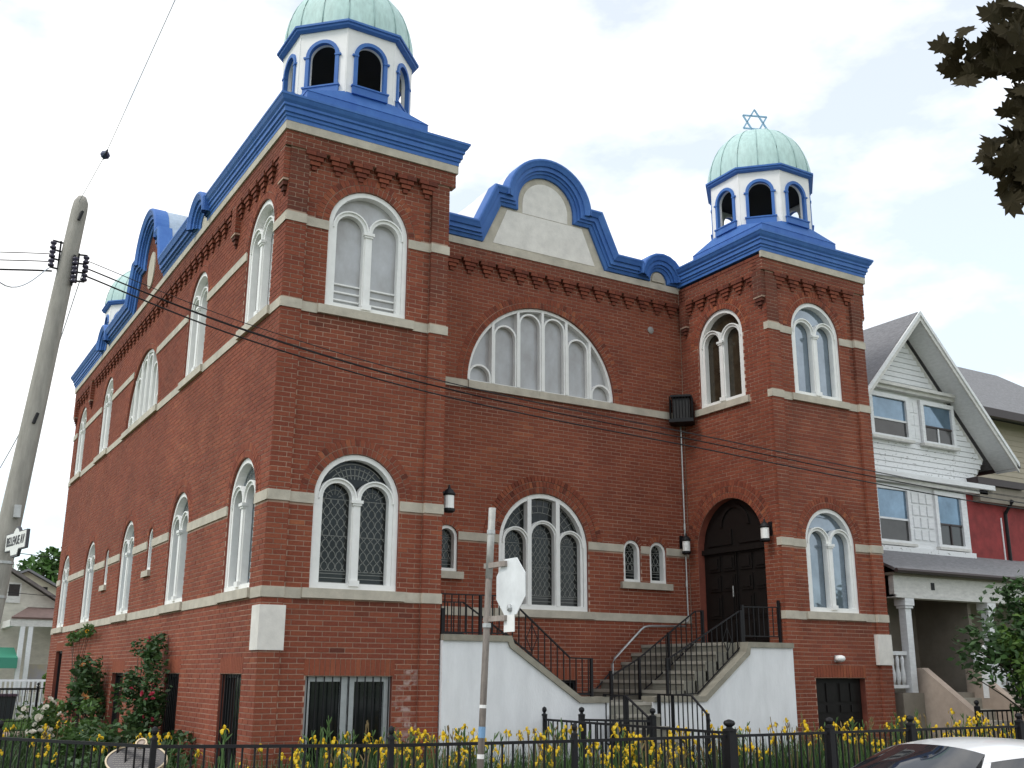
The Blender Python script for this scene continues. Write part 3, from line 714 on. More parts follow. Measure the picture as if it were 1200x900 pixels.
# ============ cupolas
def cupola(cx, cy, star):
    z0, zt = 10.26, 11.46; ap = .98; hs = ap*math.tan(R(22.5)); b = B()
    for k in range(8):
        a = R(45*k); nn = Vector((math.cos(a), math.sin(a), 0)); uu = Vector((-math.sin(a), math.cos(a), 0))
        F = Fr(Vector((cx, cy, 0))+nn*ap, uu, nn)
        slab(b, F, [(-hs-.01, z0-.05), (hs+.01, z0-.05), (hs+.01, zt), (-hs-.01, zt)], [arch(0, 10.44, 10.99, .225, 14)], -.10, 0)
    cu = b.make('cupola', M_CUP, syn)
    for k in range(8):
        a = R(45*k); nn = Vector((math.cos(a), math.sin(a), 0)); uu = Vector((-math.sin(a), math.cos(a), 0)); F = Fr(Vector((cx, cy, 0))+nn*ap, uu, nn)
        b = B(); archband(b, F, 0, 10.42, 10.99, .282, .222, -.04, .03, 14); fbox(b, F, -.30, .30, 10.30, 10.44, -.05, .045); fbox(b, F, -.315, .315, 10.425, 10.45, -.05, .06)
        fbox(b, F, -.315, -.215, 10.965, 10.995, -.02, .04); fbox(b, F, .215, .315, 10.965, 10.995, -.02, .04)
        b.make('arch_trim', M_BLUE, cu)
        # copper dome panel between two seams
        v, f, nr = [], [], 9
        for h in (0, 1):
            a0, a1 = R(45*k-22.5+22.5*h), R(45*k-22.5+22.5*(h+1)); v, f = [], []
            for i in range(nr+1):
                t_ = i/nr*90; rr = 1.06*math.cos(R(t_))**.85+.012; zz = 11.54+1.22*math.sin(R(t_))
                for j in range(4):
                    q = a0+(a1-a0)*j/3; bul = 1+.012*math.sin(math.pi*j/3)
                    v.append((cx+rr*bul*math.cos(q), cy+rr*bul*math.sin(q), zz))
            for i in range(nr):
                for j in range(3): f.append((i*4+j, i*4+j+1, i*4+j+5, i*4+j+4))
            mk('dome_panel', v, f, M_COP, cu, smooth=True, fix=False)
            b = B(); b.tube([(cx+(1.068*math.cos(R(t_))**.85+.012)*math.cos(a0), cy+(1.068*math.cos(R(t_))**.85+.012)*math.sin(a0), 11.54+1.225*math.sin(R(t_))) for t_ in np.linspace(0, 89, 12)], .008, 5); b.make('dome_seam', M_SEAM, cu, smooth=True)
    # eave, plinth, broaches, dark bell chamber ceiling
    o8 = R(22.5); sec = 1/math.cos(o8)
    b = B(); b.lathe((cx, cy, 0), [(1.02*sec, 11.44), (1.06*sec, 11.46), (1.065*sec, 11.49), (1.09*sec, 11.50), (1.09*sec, 11.535), (1.0, 11.56)], 8, o8); b.make('eave', M_BLUE, cu)
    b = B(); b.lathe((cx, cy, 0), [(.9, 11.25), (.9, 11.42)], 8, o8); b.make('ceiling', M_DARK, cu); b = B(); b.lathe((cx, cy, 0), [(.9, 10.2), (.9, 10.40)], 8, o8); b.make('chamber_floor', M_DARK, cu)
    H = 1.02; b = B().box(cx-H, cx+H, cy-H, cy+H, 9.55, 10.12); b.make('plinth', M_BLUE, cu)
    b = B(); L = [(cx-H-.01, cy-H-.01, 10.12), (cx+H+.01, cy-H-.01, 10.12), (cx+H+.01, cy+H+.01, 10.12), (cx-H-.01, cy+H+.01, 10.12)]
    Tp = [(cx+ap*sec*math.cos(o8+k*math.pi/4), cy+ap*sec*math.sin(o8+k*math.pi/4), 10.32) for k in range(8)]
    b.add(L+Tp, [(0, 1, 10, 9), (1, 2, 4, 11), (2, 3, 6, 5), (3, 0, 8, 7), (1, 11, 10), (2, 5, 4), (3, 7, 6), (0, 9, 8), (4, 5, 6, 7, 8, 9, 10, 11), (0, 3, 2, 1)]); b.make('broach', M_BLUE, cu)
    B().box(cx-1.15, cx+1.15, cy-1.15, cy+1.15, 9.5, 9.78).make('plinth_step', M_BLUE, cu)
    if star:
        b = B(); b.tube([(cx, cy, 12.72), (cx, cy, 12.84)], .03); S = Vector((cx, cy, 13.08)); ax = Vector((.92, -.38, 0)).normalized(); rr = .31
        for s in (90, 270):
            p = [S+ax*rr*math.cos(R(s+120*i))+Vector((0, 0, rr*math.sin(R(s+120*i)))) for i in range(3)]
            for i in range(3): b.bar(p[i], p[(i+1) % 3], .032, .025, up=ax.cross(Vector((0, 0, 1))))
        b.make('star', mat('star_blue', (.24, .42, .58), .5), cu)
cupola(1.3, 1.3, True); cupola(XR+1.3, 1.3, True); cupola(1.3, LY-1.3, True)
# pale cornerstones
B().box(-.02, .33, -.022, .2, 1.88, 2.45).make('cornerstone', M_STONE2, syn)
B().box(-.021, .1, -.021, .3, 1.881, 2.449).make('cornerstone', M_STONE2, syn)
B().box(XE-.36, XE+.015, -.022, .2, 1.79, 2.33).make('cornerstone', M_STONE2, syn)
# tie-rod anchor plates
for u, v in ((3.73+.0, 8.55), (8.52, 8.35)):
    b = B(); b.lathe((0, 0, 0), [(.075, 0), (.075, .015), (.03, .03)], 10); o = b.make('anchor_plate', mat('dull_zinc', (.30, .29, .28), .7), syn); o.location = FMW(u, v, .0); o.rotation_euler = (R(90), 0, 0)

# ============ bricks: the 300 that show largest are objects, the rest one mesh
def showing(q):
    if q[0] == 'ring' or not q[10]: return -1
    F_, p, c, a, d = q[:5]; P = F_((p+c)/2, (a+d)/2, q[5]); D = P-CAM
    if P.z < 1.25 or P.z > 8.7 or q[8] > .2 or q[9] > .05: return -1
    if -.02 < P.x < .36 and 1.85 < P.z < 2.5: return -1
    return abs(D.dot(F_.N))/D.length**3
order = sorted(range(len(BRK)), key=lambda i: -showing(BRK[i]))[:300]
pick = set(i for i in order if showing(BRK[i]) > 0)
verts, faces, rn, so_, ef_ = [], [], [], [], []
shared = {}
front_wall = next(o for o in syn.children if o.name == 'wall')
for i, q in enumerate(BRK):
    if q[0] == 'ring':
        _, F, uc, vc, r0, r1, a0, a1, w_, dp, rd = q; so = ef = 0
        c2 = [(uc+r_*math.cos(R(a)), vc+r_*math.sin(R(a))) for r_, a in ((r0, a0), (r0, a1), (r1-.004, a1), (r1-.004, a0))]
    else:
        F, p, c, a, d, w_, dp, rd, so, ef, full = q; c2 = [(p, a), (c, a), (c, d), (p, d)]
    if i in pick:
        hk = (round(rd*9), round(dp, 3))
        if hk not in shared:
            L, Hh = (c-p)/2, (d-a)/2; bb = B().box(-L, L, 0, dp, -Hh, Hh); o = bb.make('brick', M_BRICK); me = o.data; bpy.data.objects.remove(o)
            at = me.attributes.new('rnd', 'FLOAT', 'FACE'); at.data.foreach_set('value', [hk[0]/9]*6); shared[hk] = me
        o = bpy.data.objects.new('brick', shared[hk]); o.location = F((p+c)/2, (a+d)/2, w_); link(o, front_wall); continue
    k = len(verts)
    for w2 in (w_, w_-dp):
        for x, y in c2: verts.append(F(x, y, w2))
    faces += [(k, k+1, k+2, k+3), (k, k+4, k+5, k+1), (k+1, k+5, k+6, k+2), (k+2, k+6, k+7, k+3), (k+3, k+7, k+4, k)]
    rn += [rd]*5; so_ += [so]*5; ef_ += [ef]*5
o = mk('brickwork', verts, faces, M_BRICK, syn, fix=False, attrs={'rnd': rn, 'soot': so_, 'efflo': ef_}); stuff(o)

# ---------------------------------------------------------------- entrance staircase
M_CAP = mat('cap_concrete', (.27, .25, .20), .9, .25, 5, bump=.4, bscale=60)
st = thing('entrance_staircase', 'concrete double staircase with white cheek walls between the brick towers', 'staircase', (CX, .5, 0))
FS = Fr((0, 0, 0), (1, 0, 0), (0, -1, 0))
for prof in ([(2.615, -.3), (2.615, 2.05), (3.67, 2.05), (3.70, 1.97), (4.92, 1.19), (5.46, 1.19), (5.46, -.3)],
             [(6.30, -.3), (6.30, 1.19), (7.36, 1.19), (8.34, 1.93), (8.37, 2.05), (9.36, 2.05), (9.36, -.3)]):
    b = B(); slab(b, FS, prof, [], -.2, .05); b.make('cheek_wall', M_STUCCO, st)
    top = prof[1:-1]; v, f = sweep(top, [(.0, -.24), (.0, .085), (.085, .085), (.085, -.24)], lambda x, y, w_: FS(x, y, w_)); mk('coping', v, f, M_CAP, st)
rise, n = (2.13-1.2)/6, 6
B().box(5.0, 6.9, .2, 2.49, -.3, 1.2).make('landing', M_STEP, st)
for i in range(n):
    x = 6.9+i*.235; B().box(x+(.002 if i else .001), x+.27 if i < n-1 else XR, .201, 2.489, -.3, 1.2+rise*(i+1)-.0008*i).make('step', M_STEP, st)
    B().box(x-.018, x+.02, .202, 2.488, 1.2+rise*(i+1)-.05, 1.2+rise*(i+1)+.003).make('nosing', M_CONC, st)
    x = 5.0-i*.235; B().box(x-.27 if i < n-1 else WT+.01, x-(.002 if i else .001), .201, 2.489, -.3, 1.2+rise*(i+1)-.0008*i).make('step', M_STEP, st)
for i in range(7):
    B().box(5.47, 6.29, -1.25+i*.205, .19, -.3, .17*(i+1)-.002*i).make('step', M_STEP, st)
    B().box(5.475, 6.285, -1.265+i*.205, -1.22+i*.205, .17*(i+1)-.045, .17*(i+1)+.002).make('nosing', M_CONC, st)

# ---------------------------------------------------------------- iron railings
def interp(pts, t):
    for (a, z), (c, y) in zip(pts, pts[1:]):
        if a <= t <= c or c <= t <= a: return z+(y-z)*(t-a)/(c-a) if c != a else y
    return pts[-1][1]
PK = {}
def rod(name, a, h, parent, m_=None, wd=.014):
    key = (round(h, 2), wd)
    if key not in PK:
        o = B().box(-wd/2, wd/2, -wd/2, wd/2, 0, key[0]).make(name, M_BLACK); PK[key] = o.data; bpy.data.objects.remove(o)
    o = bpy.data.objects.new(name, PK[key]); o.location = a; return link(o, parent)
def railing(label, pos, top, bot, posts, spacing=.115, diamonds=(), group=None):
    # pos(t, z) -> world; top/bot polylines in (t, z)
    rl = thing('stair_railing', label, 'railing', tuple(pos(bot[0][0], bot[0][1])), group)
    for nm, P in (('top_rail', top), ('bottom_rail', bot)):
        v, f = [], []; b = B()
        for p, q in zip(P, P[1:]): b.bar(pos(*p), pos(*q), .032 if nm == 'top_rail' else .02, .018)
        b.make(nm, M_BLACK, rl)
    t0, t1 = top[0][0], top[-1][0]; n_ = int(abs(t1-t0)/spacing)
    for i in range(n_+1):
        t = t0+(t1-t0)*(i+.5)/(n_+1); zt, zb = interp(top, t), interp(bot, t)
        if zt-zb > .1: rod('baluster', pos(t, zb), zt-zb, rl)
        if i in diamonds:
            b = B(); zm = (zt+zb)/2; s = (t1-t0)/(n_+1)*.85
            for p, q in (((t, zm+.2), (t+s, zm)), ((t+s, zm), (t, zm-.2)), ((t, zm-.2), (t-s, zm)), ((t-s, zm), (t, zm+.2))): b.bar(pos(*p), pos(*q), .01)
            b.make('scroll', M_BLACK, rl)
    for t, z0, z1 in posts: rod('post', pos(t, z0), z1-z0, rl, wd=.04)
    return rl
pY = lambda Y: (lambda t, z: Vector((t, Y, z)))
pX = lambda X: (lambda t, z: Vector((X, t, z)))
railing('black iron railing on the white wall beside the single small arched window', pY(.1), [(2.66, 2.70), (3.74, 2.71), (4.86, 1.84), (5.25, 1.83)], [(2.66, 2.17), (3.74, 2.17), (4.96, 1.31), (5.25, 1.31)], [(2.68, 2.13, 2.5), (5.25, 1.27, 1.84), (3.3, 2.13, 2.7)], diamonds=(13,))
railing('black iron railing on the white wall below the dark entrance door', pY(.1), [(6.72, 1.83), (8.30, 2.64)], [(6.72, 1.29), (7.33, 1.31), (8.36, 2.10)], [(6.72, 1.27, 1.86), (8.34, 2.12, 2.66)], diamonds=(11,))
railing('short black iron railing on the landing at the entrance door', pY(.12), [(8.38, 2.72), (9.27, 2.74)], [(8.38, 2.24), (9.27, 2.24)], [(8.40, 2.13, 2.75), (9.25, 2.13, 2.86)])
railing('black iron railing standing on the middle of the flight to the entrance door', pY(1.0), [(6.25, 1.56), (6.85, 1.86), (8.12, 2.68), (8.3, 2.69)], [(6.25, 1.25), (6.85, 1.29), (8.12, 2.16), (8.3, 2.17)], [(6.27, 1.2, 1.66), (6.86, 1.2, 1.88), (7.5, 1.6, 2.30), (8.28, 2.1, 2.7)])
railing('black iron railing on the middle of the flight beside the other tower', pY(1.3), [(2.66, 2.66), (3.66, 2.68), (4.9, 1.92)], [(2.66, 2.2), (3.66, 2.2), (4.9, 1.36)], [(2.7, 2.1, 2.68), (4.88, 1.2, 1.94)])
railing('low black iron railing with drooping end beside the bottom steps', pX(6.36), [(-.1, 1.31), (-.9, 1.30), (-1.24, 1.04), (-1.28, .95)], [(-.1, .62), (-.9, .42), (-1.24, .42), (-1.28, .42)], [(-.12, .2, 1.3), (-.45, .0, 1.3), (-1.24, -.02, 1.06)])
railing('low black iron railing across from the drooping one at the bottom steps', pX(5.4), [(.0, 1.31), (-.55, 1.30), (-1.1, 1.0)], [(.0, .62), (-.55, .5), (-1.1, .42)], [(-.02, .2, 1.3), (-.55, .0, 1.3), (-1.08, -.02, 1.02)])
hr = thing('wall_handrail', 'galvanised pipe handrail bent along the brick wall below paired small windows', 'handrail', (7.31, 2.4, 1.2))
b = B(); b.tube([(7.31, 2.37, 1.2), (7.31, 2.37, 1.78), (7.36, 2.37, 1.88), (7.98, 2.37, 2.40), (8.06, 2.37, 2.45), (8.16, 2.37, 2.47), (9.05, 2.37, 2.49)], .021, 8); b.make('pipe', M_GALV, hr, smooth=True)
for x, z in ((7.9, 2.31), (8.8, 2.47)):
    b = B(); b.bar((x, 2.37, z), (x, 2.49, z-.06), .02); b.make('bracket', M_BLACK, hr)
hr = thing('wall_handrail', 'thin black handrail sloping on the brick wall over the basement window', 'handrail', (6.2, 2.4, 1.2))
b = B(); b.tube([(5.9, 2.42, 1.25), (6.9, 2.42, 1.28), (7.28, 2.42, 1.62)], .015, 6); b.make('pipe', M_BLACK, hr)
for x, z in ((6.9, 1.28),):
    b = B(); b.lathe((x, 2.45, z-.03), [(.05, 0), (.05, .06)], 8); b.make('bracket', M_BLACK, hr)

# ---------------------------------------------------------------- lamps, cage box, conduit
M_OPAL = mat('opal_glass', (.82, .82, .80), .3)
def wall_lamp(p, nrm, label):
    nrm = Vector(nrm); t = thing('wall_lamp', label, 'lamp', p, 'black lanterns with white glass')
    c = Vector(p)+nrm*.15
    b = B(); b.lathe(tuple(c), [(.074, -.11), (.074, .08)], 14); b.make('glass_cylinder', M_OPAL, t, smooth=False)
    b = B(); b.lathe(tuple(c), [(.085, .082), (.095, .10), (.06, .16), (.02, .19), (.012, .24)], 14); b.make('cap', M_BLACK, t)
    b = B(); b.lathe(tuple(c), [(.06, -.17), (.09, -.15), (.09, -.112)], 14); b.make('base', M_BLACK, t)
    b = B(); b.bar(Vector(p)+Vector((0, 0, .12)), c+Vector((0, 0, .12)), .035); b.bar(Vector(p)+nrm*.01+Vector((0, 0, -.05)), Vector(p)+nrm*.01+Vector((0, 0, .2)), .09, .02, up=nrm); b.make('bracket', M_BLACK, t)
wall_lamp((2.6, .1, 4.04), (1, 0, 0), 'black lantern with white glass on the edge of the tower without a door')
wall_lamp((9.12, 2.5, 4.02), (0, -1, 0), 'black lantern with white glass on the recessed wall beside the pipe')
wall_lamp((9.3, .24, 4.05), (-1, 0, 0), 'black lantern with white glass at the corner beside the entrance door')
cg = thing('floodlight_cage', 'black wire cage box hung in the brick corner beside the upper arched window', 'cage', (9.06, 2.26, 6.4))
c = Vector((9.06, 2.26, 6.7)); d = Vector((1, -1, 0)).normalized(); e = Vector((1, 1, 0)).normalized()
def cb(a0, a1, b0, b1, z0, z1): return [c+d*a+e*bb+Vector((0, 0, z)) for z in (z0, z1) for a, bb in ((a0, b0), (a1, b0), (a1, b1), (a0, b1))]
BF = [(0,3,2,1),(4,5,6,7),(0,1,5,4),(1,2,6,5),(2,3,7,6),(3,0,4,7)]
B().add(cb(-.17, .17, -.15, .17, -.2, .2), BF).make('housing', mat('dark_box', (.02, .02, .02), .6, .4, 14), cg)
B().add(cb(-.24, .24, -.24, .2, -.29, -.22), BF).make('tray', M_BLACK, cg)
B().add(cb(-.2, .2, -.2, .2, .23, .27), BF).make('lid', M_BLACK, cg)
for i in range(8):
    a = -.21+.06*i; b = B(); b.bar(c+d*a-e*.22+Vector((0, 0, -.25)), c+d*a-e*.22+Vector((0, 0, .24)), .012); b.make('cage_bar', M_BLACK, cg)
for s in (-1, 1):
    for i in range(5):
        a = -.2+.08*i; b = B(); b.bar(c+d*s*.22+e*a+Vector((0, 0, -.25)), c+d*s*.22+e*a+Vector((0, 0, .24)), .012); b.make('cage_bar', M_BLACK, cg)
cdt = thing('conduit_pipe', 'thin grey conduit running down the brick corner below the cage', 'pipe', (9.2, 2.47, 2.6))
b = B(); b.tube([(9.2, 2.475, 6.42), (9.2, 2.475, 5.2), (9.205, 2.475, 2.72), (9.19, 2.45, 2.62), (9.12, 2.45, 2.56)], .016, 6); b.make('pipe', M_GALV, cdt)
for z in (5.2, 4.4, 3.3):
    b = B(); b.tube([(9.2, 2.476, z-.06), (9.2, 2.476, z+.06)], .024, 6); b.make('coupling', M_GALV, cdt)
sp = thing('security_light', 'small pale security light above the basement double door', 'lamp', (10.52, .06, 1.89))
b = B(); b.lathe((10.52, -.03, 1.83), [(.02, 0), (.075, .02), (.095, .06), (.08, .10), (.03, .12)], 12); b.make('lens', M_OPAL, sp, smooth=True)
b = B(); b.box(10.47, 10.57, .03, .065, 1.83, 1.95); b.make('base', M_GALV, sp)

# ---------------------------------------------------------------- iron fences
def fence(label, P, Q, zt=.95, gap=.118, post0=True, post1=False, ball=True, wd=.05, group='panels of the black iron front fence'):
    P, Q = Vector((*P, 0)), Vector((*Q, 0)); L = (Q-P).length; d = (Q-P)/L
    fr = thing('iron_fence', label, 'fence', tuple(P), group)
    for z, h in ((zt, .03), (.12, .03)):
        b = B(); b.bar(P+Vector((0, 0, z-.015)), Q+Vector((0, 0, z-.015)), .03, h); b.make('rail', M_BLACK, fr)
    n_ = max(1, round(L/gap))
    for i in range(1, n_): rod('picket', P+d*(L*i/n_)+Vector((0, 0, -.02)), zt, fr, wd=.016)
    for on, A in ((post0, P), (post1, Q)):
        if not on: continue
        po = rod('post', A+Vector((0, 0, -.2)), zt+.24, fr, wd=wd)
        if ball:
            b = B(); b.lathe(tuple(A+Vector((0, 0, zt+.04))), [(wd*.75, 0), (wd*.75, .02), (wd*.35, .03), (wd*.3, .045), (wd*.55, .065), (wd*.62, .085), (wd*.5, .11), (wd*.1, .125)], 10); b.make('finial', M_BLACK, fr)
fp = [(-5.2, 2.9), (-3.0, -1.05), (-1.9, -3.03), (.12, -3.86), (2.10, -4.06), (4.22, -4.06), (5.85, -4.03), (7.35, -4.0), (9.6, -4.0), (12.0, -4.0), (15, -4.0)]
fl = ['black iron fence panel beside the leaning concrete pole', 'black iron fence panel slanting to the oval plaque', 'black iron fence panel in front of the pale cornerstone of the near tower', 'black iron fence panel in front of the barred basement window',
      'black iron fence panel between the stop sign pole and the big ball post', 'black iron gate panel beside the big ball post', 'black iron fence panel in front of the basement double door', 'black iron fence panel beside the white car roof', 'black iron fence panel in front of the neighbouring porch', 'black iron fence panel in front of the small leafy tree']
for i, (a, c) in enumerate(zip(fp, fp[1:])):
    big = i in (5,)
    fence(fl[i], a, c, gap=.118 if i < 5 else .10, wd=.11 if i == 5 else (.085 if i in (6, 7, 8) else .05), zt=.95)
fence('black iron fence running from the big ball post back to the stairs', (4.30, -.05), (4.26, -3.95), zt=.98, gap=.12, post0=True, wd=.06, group='side fences along the path')
fence('short black iron fence panel beside the entrance steps', (4.75, -.35), (5.42, -1.15), zt=.98, gap=.12, wd=.07, post1=True, group='side fences along the path')
fence('black iron fence between the synagogue and the porch', (12.0, -1.6), (17, -1.6), zt=1.05, gap=.13, wd=.07, group='side fences along the path')
for k, (a, c) in enumerate((((-3.4, 24), (2.2, 24)),)):
    fence('black iron fence far behind the synagogue on the lawn', a, c, zt=1.1, gap=.14, wd=.06, group='fence behind the synagogue')
fence('black iron fence at the back corner of the long brick wall', (-.1, 18.2), (-4.2, 18.2), zt=1.15, gap=.15, wd=.06, group='fence behind the synagogue')

# ---------------------------------------------------------------- stop sign seen from behind
sg = thing('stop_sign', 'back of an octagonal stop sign clamped to a weathered post', 'road sign', (.70, -4.5, 0))
M_POST = mat('weathered_post', (.20, .175, .155), .7, .4, 6, metal=.2, stretch=(6, 6, 1.2), bump=.2)
pa, pb = Vector((.70, -4.5, -.2)), Vector((.84, -4.5, 3.17))
b = B(); b.tube([pa, pb], .033, 10); b.make('post', M_POST, sg, smooth=True)
b = B(); b.tube([pa.lerp(pb, .80), pb+Vector((.002, 0, .02))], .036, 10); b.make('sleeve', mat('worn_zinc', (.42, .42, .40), .6, .3, 8, metal=.3), sg, smooth=True)
sx, sy, szz = .845, -4.86, 2.40
FSG = Fr((sx, sy, szz), Vector((.0, -1, 0)).normalized(), Vector((-1, -.0, 0)).normalized())
b = B(); slab(b, FSG, [(.285*math.cos(R(22.5+45*k)), .285*math.sin(R(22.5+45*k))) for k in range(8)], [], -.004, .004); b.make('plate', mat('sign_back', (.70, .72, .73), .5, .14, 5, metal=.15), sg)
b = B(); fbox(b, FSG, -.12, .07, -.42, -.25, -.004, .0035); b.make('tab', M_WHITE, sg)
for z in (.22, -.29):
    b = B(); b.bar((.80, -4.44, szz+z), (.845-.02, -4.80, szz+z), .03, .05); b.make('bracket', mat('rusty_bracket', (.30, .26, .23), .7, .4, 10), sg)
b = B(); b.lathe((0, 0, 0), [(.035, 0), (.035, .02), (.015, .03)], 8); o = b.make('bolt', M_GALV, sg); o.location = FSG(.0, -.20, .004); o.rotation_euler = (0, R(-90), 0)
for f_, c_, h in ((.455, 'white_tape', .015), (.385, 'blue_sticker', .05), (.32, 'white_tape', .02)):
    p_ = pa.lerp(pb, f_*.98); b = B(); b.tube([p_-Vector((.041*h, 0, h)), p_+Vector((.041*h, 0, h))], .0345, 10)
    b.make('sticker', mat(c_, (.75, .75, .73) if c_ == 'white_tape' else (.16, .30, .48), .6), sg)
for z in (2.95, 2.05+.0):
    p_ = pa.lerp(pb, (z+.2)/3.37); b = B(); b.tube([p_-Vector((0, 0, .02)), p_+Vector((0, 0, .02))], .042, 10); b.make('clamp', M_GALV, sg)

# ---------------------------------------------------------------- utility poles, street sign, cables
M_POLE = mat('pole_concrete', (.30, .285, .255), .85, .28, 4, bump=.4, bscale=70, stretch=(3, 3, .6))
def insulator(b, p, n_=3):
    pass
def upole(p0, p1, label, racks=True):
    p0, p1 = Vector(p0), Vector(p1); t = thing('utility_pole', label, 'pole', tuple(p0), 'utility poles'); L = lambda f_: p0.lerp(p1, f_)
    b = B(); b.tube([L(0), L(.3), L(.6), L(.975), L(.99), L(1)], [.15, .132, .114, .094, .086, .05], 18); b.make('shaft', M_POLE, t, smooth=True)
    for s, f_ in ((-1, .9), (1, .885), (.35, .875)):
        base = L(f_); off = Vector((s*.2, -.03 if abs(s) == 1 else -.13, 0)); b = B()
        if abs(s) == 1:
            for k in range(4):
                q = base+Vector((0, 0, .10-.115*k)); b.bar(q+Vector((s*.08, 0, 0)), q+off*1.05, .018)
            b.bar(base+Vector((s*.115, 0, .12)), base+Vector((s*.115, 0, -.27)), .02)
        else: b.bar(base+Vector((.06, -.11, .12)), base+Vector((.06, -.11, -.27)), .03)
        rk = b.make('rack', M_BLACK, t)
        for k in range(3):
            q = base+off+Vector((0, 0, .04-.115*k)); b = B(); b.lathe(tuple(q), [(.018, -.050), (.034, -.043), (.038, -.02), (.021, -.005), (.021, .005), (.038, .02), (.034, .043), (.018, .050)], 10)
            b.make('insulator', mat('brown_porcelain', (.030, .025, .05), .25), rk, smooth=True)
    for f_ in (.965, .62):
        b = B(); b.bar(L(f_)+Vector((.03, -.115, .03)), L(f_)+Vector((-.005, -.13, -.1)), .03); b.make('bracket', M_BLACK, t)
    for f_ in (.395, .345):
        b = B(); b.tube([L(f_)-Vector((0, 0, .015)), L(f_)+Vector((0, 0, .015))], .136, 16); b.make('strap', M_GALV, t)
    b = B(); b.box(L(.47).x-.0, L(.47).x+.07, L(.47).y-.2, L(.47).y-.13, L(.47).z-.07, L(.47).z+.07); b.make('junction_box', M_GALV, t)
    return t
pole = upole((-3.38, -.4, -.2), (-2.76, -.4, 7.32), 'leaning grey concrete utility pole with insulator racks beside the long brick wall')
upole((34.0, -2.6, -.2), (34.05, -2.6, 7.3), 'upright concrete utility pole far along the street')
ssn = thing('street_sign', 'white street name sign reading BELLEVUE AV on the leaning pole', 'street sign', (-3.06, -.97, 2.8))
FN = Fr((-3.06, -.97, 2.96), Vector((.17, -.985, 0)).normalized(), Vector((-.985, -.17, 0)).normalized())
sgo = [(-.36, -.10), (-.16, -.10), (-.12, -.17), (.10, -.17), (.14, -.10), (.36, -.10), (.36, .10), (.10, .10), (.05, .145), (0, .16), (-.05, .145), (-.10, .10), (-.36, .10)]
b = B(); slab(b, FN, sgo, [], -.02, .012); b.make('frame', mat('sign_frame', (.05, .05, .06), .5), ssn)
b = B(); slab(b, FN, [(x*.955, y*.88) for x, y in sgo], [], .0, .016); b.make('plate', mat('sign_white', (.74, .74, .72), .5, .08, 8), ssn)
b = B(); b.bar(FN(-.2, .05, -.03), (-3.11, -.5, 3.0), .03); b.bar(FN(-.2, -.05, -.03), (-3.12, -.5, 2.9), .03); b.make('bracket', M_BLACK, ssn)
def text_mesh(name, body, size, F, w_, m_, parent, squash=1.0):
    cu = bpy.data.curves.new(name, 'FONT'); cu.body = body; cu.size = size; cu.align_x = 'CENTER'; cu.align_y = 'CENTER'; cu.extrude = .002; cu.offset = .0025
    o = bpy.data.objects.new(name, cu); COL.objects.link(o); bpy.context.view_layer.update()
    me = bpy.data.meshes.new_from_object(o.evaluated_get(bpy.context.evaluated_depsgraph_get())); bpy.data.objects.remove(o)
    for v in me.vertices: v.co = F(v.co.x*squash, v.co.y, w_+v.co.z)
    me.materials.append(m_); return link(bpy.data.objects.new(name, me), parent)
text_mesh('lettering', 'BELLEVUE AV', .135, FN, .018, mat('letter_black', (.02, .02, .025), .5), ssn, squash=.78)
text_mesh('lettering', 'DENISON SQ', .03, Fr(FN(0, -.13, 0), FN.U, FN.N), .018, mat('letter_black', (.02, .02, .025), .5), ssn) if False else None
def cable(pts, rad, label, group='overhead cables along the street'):
    P = [Vector(p) for p in pts]; out_ = []
    for i in range(len(P)-1):
        p0, p1, p2, p3 = P[max(i-1, 0)], P[i], P[i+1], P[min(i+2, len(P)-1)]
        for k in range(10):
            t = k/10; out_.append(.5*((2*p1)+(-p0+p2)*t+(2*p0-5*p1+4*p2-p3)*t*t+(-p0+3*p1-3*p2+p3)*t**3))
    out_.append(P[-1]); b = B(); b.tube(out_, rad, 5); o = b.make('overhead_cable', M_BLACK); tag(o, label, 'cable', group); return o
def line_pts(dz, dy=0, z0=6.28):
    return [(-2.62, -.45+dy, z0), (-.62, -.56+dy, 5.78+dz), (2.2, -.73+dy, 5.37+dz), (6.2, -.97+dy, 5.10+dz), (14.8, -1.48+dy, 4.66+dz), (24, -2.0+dy, 5.0+dz), (33.8, -2.6+dy, 6.3)]
cable(line_pts(0), .011, 'thick black cable crossing the facade, lowest of the bundle')
cable(line_pts(.13, .05, 6.40), .010, 'thick black cable crossing the facade just above the lowest one')
cable(line_pts(.08, -.12, 6.33), .006, 'thin black cable crossing the facade between the thick ones')
cable(line_pts(.25, .1, 6.52), .005, 'thin black cable crossing the facade, highest of the bundle')
cable(line_pts(.19, -.05, 6.46), .005, 'thin black cable crossing the facade, second highest of the bundle')
for i, (dz, rd) in enumerate(((0, .012), (.12, .007), (.22, .006))):
    cable([(-3.0, -.42, 6.28+dz), (-6, .1, 6.05+dz), (-14, 1.5, 6.0+dz), (-24, 3.0, 6.4+dz)], rd, ['black cable leaving the pole away from the synagogue, lowest of three', 'thin cable leaving the pole away from the synagogue, middle of three', 'thin cable leaving the pole away from the synagogue, highest of three'][i])
M_PALEW = mat('pale_wire', (.35, .40, .45), .5)
o = cable([(-3.04, -.45, 6.30), (-3.6, -2.2, 5.4), (-4.6, -6.5, 4.6)], .007, 'pale service wire dropping from the insulators past the pole'); o.data.materials[0] = M_PALEW
o = cable([(-2.66, -.45, 6.30), (-2.95, .4, 4.7), (-3.6, 2.5, 2.9)], .006, 'pale stay wire dropping behind the pole'); o.data.materials[0] = M_PALEW
spn = thing('span_wire', 'thin overhead span wire with dark strain insulator rising from the pole top', 'wire', (-2.82, -.4, 7.25))
a_, c_ = Vector((-2.80, -.45, 7.22)), Vector((-2.83, -5.38, 7.12)); dd_ = (c_-a_)
q1 = Vector((-2.745, -1.80, 7.285))
